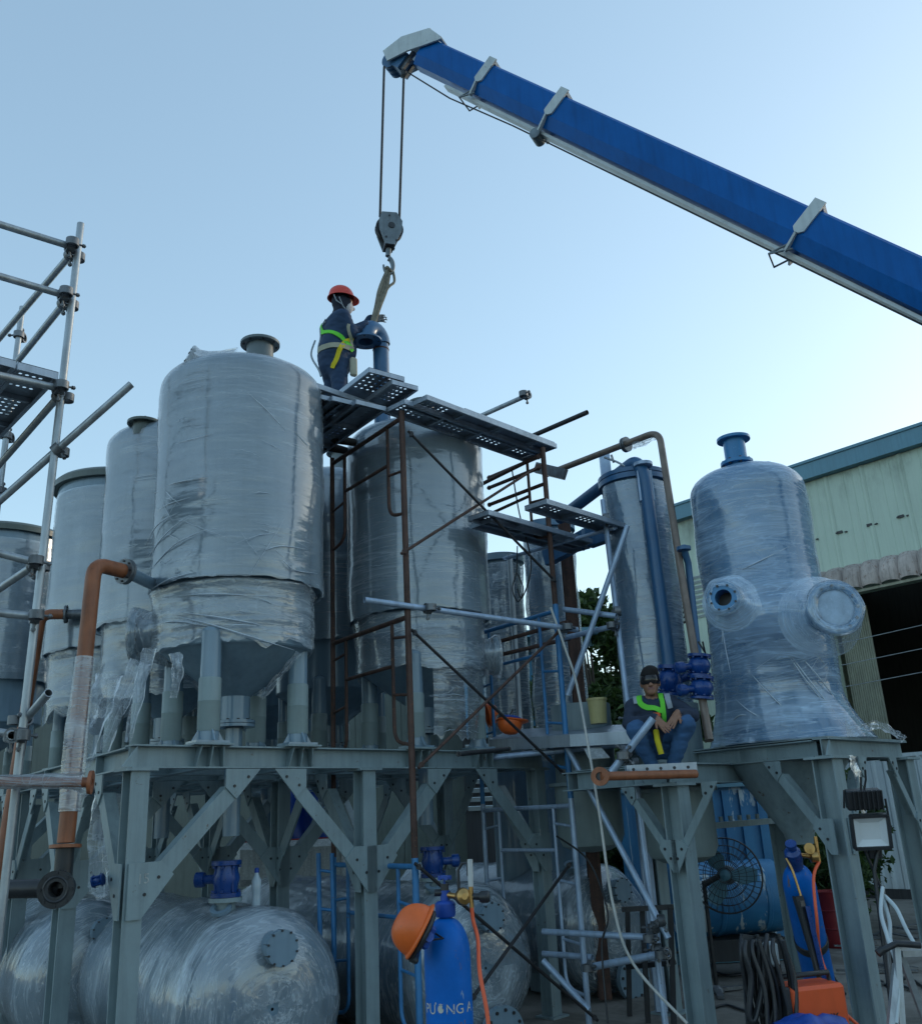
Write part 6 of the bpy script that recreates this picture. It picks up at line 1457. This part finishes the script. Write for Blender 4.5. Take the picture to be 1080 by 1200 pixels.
M['hood']=cloth('dark_hood',(.012,.018,.035)); M['glove']=cloth('pale_glove',(.36,.37,.38)); M['mask']=cloth('grey_face_mask',(.42,.44,.48)); M['boot']=cloth('dark_boots',(.02,.018,.016)); M['lime']=cloth('lime_webbing',(.14,.62,.05),.08); M['yellow']=cloth('yellow_webbing',(.62,.52,.02),.08); M['beltc']=cloth('beige_belt',(.36,.36,.28)); M['hair']=cloth('black_hair',(.010,.009,.010)); M['grey']=cloth('grey_reflective_vest',(.30,.35,.40)); M['ltuse']=paint('shield_lens',(.012,.012,.014),.12,streak=False,bump=0)
def finger(L,root,d,down,r0_,segs,mt,k=.006):
    out=[]; p=np.array(root,float); d=np.array(d,float); d/=np.linalg.norm(d); dn=np.array(down,float)
    r=r0_
    for i,s in enumerate(segs):
        q=p+d*s*L; out.append(('cap',p,q,r,r*.90,k,mt)); p=q; r*=.90; d=d+dn*.38; d/=np.linalg.norm(d)
    return out
def hand(wrist,d,palm_n,side,mt,sc_=1.0,curl=.35):
    """palm, four unequal fingers and a thumb leaving the side of the palm"""
    w_=np.array(wrist,float); d=np.array(d,float); d/=np.linalg.norm(d); n=np.array(palm_n,float); n-=d*(n@d); n/=np.linalg.norm(n); s=np.cross(d,n)*side
    out=[('cap',w_,w_+d*.03*sc_,.026*sc_,.026*sc_,.02,mt)]
    for u in(-.026,-.009,.009,.026): out.append(('cap',w_+d*.02*sc_+s*u*.7*sc_,w_+d*.088*sc_+s*u*sc_,.016*sc_,.0125*sc_,.012,mt))
    for u,L in((.030,.068),(.010,.080),(-.010,.074),(-.029,.058)):
        out+=finger(L*sc_,w_+d*.090*sc_+s*u*sc_,d+s*u*3.2,n*curl*2.2,.0098*sc_,(.42,.32,.26),mt,.004)
    out+=finger(.070*sc_,w_+d*.030*sc_+s*.030*sc_,d*.8+s*.75+n*.25,d*.3-s*.1,.0118*sc_,(.45,.30,.25),mt,.006)
    return out
def rot_y(a): c,s=math.cos(a),math.sin(a); return np.array([[c,0,s],[0,1,0],[-s,0,c]])

# ---- worker standing on the planks
w0=P(392,440,8.12); wo=V((w0.x,w0.y,P(395,334,8.12).z-1.775)); wf=V((.86,.48,0)).normalized(); wl=Z.cross(wf)
wk=thing('person','standing worker in navy overalls and red hard hat holding the swan neck pipe','person',wo)
loc=lambda p:((p-wo).dot(wf),(p-wo).dot(wl),(p-wo).z)
ht_=loc(P(434,377,8.22)); ht2=loc(P(442,373,8.36))
el=loc(P(411,389,8.0)); wr=np.array(loc(P(428,380,8.10))); ht_=loc(P(437,374,8.20)); dd=np.array(ht_)-wr
pr=[('cap',(0,.0,.90),(.0,.0,1.02),.15,.150,.06,0),('cap',(.0,.055,1.02),(.02,.07,1.27),.125,.135,.06,0),('cap',(.0,-.055,1.02),(.02,-.07,1.27),.125,.135,.06,0),
 ('cap',(.02,-.12,1.335),(.02,.12,1.335),.080,.080,.06,0),('cap',(.02,0,1.36),(.055,0,1.50),.072,.060,.04,2),
 ('cap',(0,.09,.88),(.02,.10,.48),.092,.068,.04,1),('cap',(0,-.09,.88),(.02,-.10,.48),.094,.070,.04,1),('cap',(.02,.10,.48),(-.02,.10,.09),.068,.050,.04,1),('cap',(.02,-.10,.48),(-.02,-.10,.09),.070,.050,.04,1),
 ('cap',(-.03,.10,.045),(.15,.11,.035),.045,.036,.03,5),('cap',(-.03,-.10,.045),(.15,-.11,.035),.045,.036,.03,5),('cap',(0,.0,.86),(0,0,.94),.145,.15,.05,1),
 ('ell',(.075,0,1.595),(.100,.078,.125),.02,2),('ell',(.118,0,1.545),(.078,.064,.080),.02,3),('cap',(.185,0,1.570),(.205,0,1.550),.016,.020,.02,3),('cap',(.145,-.03,1.61),(.145,.03,1.61),.035,.035,.02,4),
 ('cap',(.02,-.175,1.335),el,.072,.056,.04,0),('cap',el,tuple(wr),.055,.040,.03,0),
 ('cap',(.02,.175,1.335),(.16,.27,1.13),.070,.055,.04,0),('cap',(.16,.27,1.13),tuple(np.array(ht2)-np.array((.07,-.02,.01))),.054,.040,.03,0)]
# folds in the cloth
for z_,r_,o_ in((1.02,.150,.03),(1.09,.148,.05),(.97,.155,.02)): pr.append(('cap',(-.05,-.08,z_),(.09,-.06,z_+.03),r_*.72,r_*.70,.03,0))
pr+=hand(tuple(wr),dd*np.array((1,1,.4)),(.1,.6,-.5),-1,6,1.05,.5)+hand(tuple(np.array(ht2)-np.array((.07,-.02,.01))),(.9,-.3,.1),(.1,-.6,-.5),1,6,1.05,.5)
bd1,_=figure(pr,wo,wf,[M['navy'],M['navy'],M['hood'],M['mask'],M['skin'],M['boot'],M['glove']],'body',wk,.0105,wrinkle=(0,1))
hu=(Z-wf*.02).normalized(); helmet('', wo+wf*.075+Z*1.645, hu, wf,'redhat',.118,parent=wk,brim=.045)
m=MB(); m.path([wo+wf*x+wl*y+Z*z for x,y,z in((.02,-.085,1.60),(.06,-.088,1.50),(.14,-.05,1.455))],.006,6); m.path([wo+wf*x+wl*y+Z*z for x,y,z in((-.03,-.07,1.62),(-.01,-.085,1.55),(.05,-.088,1.52))],.006,6); m.build('chin_strap',M['grey'],wk)
st=lambda pts,w_,mt,nm='harness_strap': strap_on(bd1,pts,w_,M[mt],nm,wk,wo,wf)
st([(-.14,.10,1.36),(-.16,.02,1.24),(-.14,-.09,1.16),(-.04,-.22,1.10),(.06,-.22,1.04),(.12,-.16,.97)],.045,'lime')
st([(.10,-.12,1.12),(.02,-.20,1.02),(-.02,-.22,.95),(-.06,-.20,.84),(-.09,-.15,.76)],.045,'yellow')
st([(-.16,.0,1.0),(-.12,-.14,.98),(0,-.20,.99),(.12,-.14,1.0)],.05,'beltc','belt')
st([(.07,-.20,1.22),(.10,-.19,1.12),(.11,-.16,1.0)],.03,'beltc')
st([(-.16,.06,1.30),(-.18,.02,1.12),(-.17,.0,.98)],.03,'grey')
m=MB(); q_=lambda x,y,z: wo+wf*x+wl*y+Z*z
m.path(spline([q_(-.19,.03,1.12),q_(-.23,.03,.95),q_(-.17,-.02,.78),q_(-.16,-.05,.70)],6),.010,6); m.build('lanyard',M['grey'],wk)
m=MB(); m.box(q_(.13,-.17,.80),(.07,.05,.20),wf,wl,Z,bev=.015); m.build('tool_pouch',M['beltc'],wk)
lg=[(-.172,-.03,1.31)]
m=MB(); c=q_(-.135,-.04,1.30); 
st([(-.13,.02,1.33),(-.14,-.03,1.335),(-.13,-.07,1.32)],.012,'grey','back_print'); st([(-.13,.02,1.30),(-.14,-.03,1.305),(-.13,-.07,1.29)],.010,'grey','back_print')

# ---- worker sitting on the platform
s0=P(764,884,7.30); so_=V((s0.x+.04,s0.y,2.06)); sf=V((-.16,-1,0)).normalized(); sl2=Z.cross(sf)
sm=thing('person','seated worker with dark visor glasses, lime harness and jeans resting his arms on his knees','person',so_)
SS=.86
pr=[('cap',(0,-.06,.10),(0,.06,.10),.125,.125,.06,1),('cap',(.0,0,.14),(.10,0,.36),.135,.14,.06,0),('cap',(.08,-.06,.32),(.10,-.07,.40),.11,.10,.05,0),('cap',(.08,.06,.32),(.10,.07,.40),.11,.10,.05,0),
 ('cap',(.10,-.14,.445),(.10,.14,.445),.068,.068,.05,0),('cap',(.11,0,.46),(.15,0,.545),.056,.050,.03,2),
 # head: skull, jaw, chin, nose, brow, lips, ears
 ('ell',(.155,0,.640),(.094,.076,.108),.02,2),('ell',(.185,0,.585),(.062,.056,.066),.03,2),('cap',(.225,-.012,.540),(.225,.012,.540),.024,.024,.025,2),
 ('cap',(.247,0,.640),(.262,0,.603),.010,.014,.014,2),('cap',(.262,-.010,.600),(.262,.010,.600),.010,.010,.010,2),('cap',(.236,-.03,.652),(.236,.03,.652),.014,.014,.02,2),
 ('cap',(.243,-.020,.571),(.243,.020,.571),.008,.008,.008,7),('cap',(.243,-.016,.561),(.243,.016,.561),.008,.008,.008,7),
 ('ell',(.15,.080,.625),(.020,.012,.032),.01,2),('ell',(.15,-.080,.625),(.020,.012,.032),.01,2),
 # thighs, knees, shins
 ('cap',(.02,.10,.10),(.33,.255,.235),.092,.078,.05,1),('cap',(.02,-.10,.10),(.33,-.17,.215),.092,.078,.05,1),
 ('cap',(.33,.255,.235),(.24,.11,-.09),.076,.055,.04,1),('cap',(.33,-.17,.215),(.24,-.06,-.10),.076,.055,.04,1),
 ('cap',(.22,.10,-.12),(.37,.10,-.135),.048,.038,.03,5),('cap',(.22,-.05,-.13),(.37,-.07,-.145),.048,.038,.03,5),
 # arms
 ('cap',(.10,.185,.44),(.20,.335,.325),.062,.052,.04,0),('cap',(.20,.335,.325),(.36,.215,.335),.050,.036,.03,0),
 ('cap',(.10,-.185,.44),(.22,-.225,.285),.062,.052,.04,0),('cap',(.22,-.225,.285),(.385,-.005,.305),.050,.036,.03,0)]
pr+=hand((.375,.195,.335),(.25,-.55,-.80),(.85,-.1,.5),-1,2,.98,.22)
pr+=hand((.395,.010,.300),(.22,.60,-.80),(.85,.1,.5),1,2,.98,.22)
bd2,_=figure(pr,so_,sf,[M['navy2'],M['jeans'],M['skin'],M['mask'],M['skin'],M['boot'],M['glove'],paint('lips',(.20,.085,.07),.5,streak=False)],'body',sm,.0065,scl=SS,wrinkle=(0,1))
hp_=[('ell',(.150,0,.660),(.108,.088,.118),.01,0),('ell',(.185,.015,.735),(.070,.065,.045),.03,0)]
figure(hp_,so_,sf,[M['hair']],'hair',sm,.007,scl=SS,cut=lambda X,Y,Zz: np.where(X>.185,.690-Zz,np.where(X>.15,.690-Zz-(.185-X)*.8,.60-Zz)))
q_=lambda x,y,z: so_+(sf*x+sl2*y+Z*z)*SS
m=MB(); vs=[];fs=[];n=15
for i in range(n):
    a=(i/(n-1)-.5)*2.5
    for z_,e in((.690,-.004),(.668,.004),(.632,.004),(.612,-.004)):
        vs.append(q_(.150+(.117+e)*math.cos(a),(.088+e)*math.sin(a),z_))
for i in range(n-1):
    for k in range(3): fs.append((i*4+k,i*4+k+1,i*4+4+k+1,i*4+4+k))
m.add(vs,fs,True); m.path([q_(.176,.083,.650),q_(.15,.088,.652),q_(.11,.080,.648)],.004,5); m.path([q_(.176,-.083,.650),q_(.15,-.088,.652),q_(.11,-.080,.648)],.004,5); m.build('visor_glasses',M['ltuse'],sm)
st2=lambda pts,w_,mt,nm='harness_strap': strap_on(bd2,[tuple(c*SS for c in p) for p in pts],w_*SS,M[mt],nm,sm,so_,sf)
st2([(.05,.075,.535),(.13,.075,.52),(.19,.075,.44),(.21,.075,.36),(.20,.07,.27)],.042,'lime'); st2([(.04,-.10,.535),(.12,-.11,.52),(.175,-.10,.45),(.205,-.05,.405),(.225,.03,.38),(.225,.07,.375)],.048,'lime')
st2([(.04,.125,.525),(.11,.13,.515),(.155,.13,.46),(.165,.135,.40)],.05,'grey','vest'); st2([(.04,-.14,.52),(.12,-.145,.51),(.16,-.14,.44)],.04,'grey','vest')
m=MB(); m.path(spline([q_(.09,-.075,.515),q_(.165,-.075,.49),q_(.20,.0,.425),q_(.165,.075,.49),q_(.09,.075,.515)],6),.016,8); m.build('collar',M['navy'],sm)
m=MB(); m.box(q_(.265,.02,.335),(.03,.06,.04),sf,sl2,Z,bev=.01); m.build('badge',M['orhat'],sm)
m=MB(); m.path([q_(.30,.0,.20),q_(.36,-.0,.12),q_(.36,.02,.0)],.022,8); m.build('hanging_strap',M['yellow'],sm)
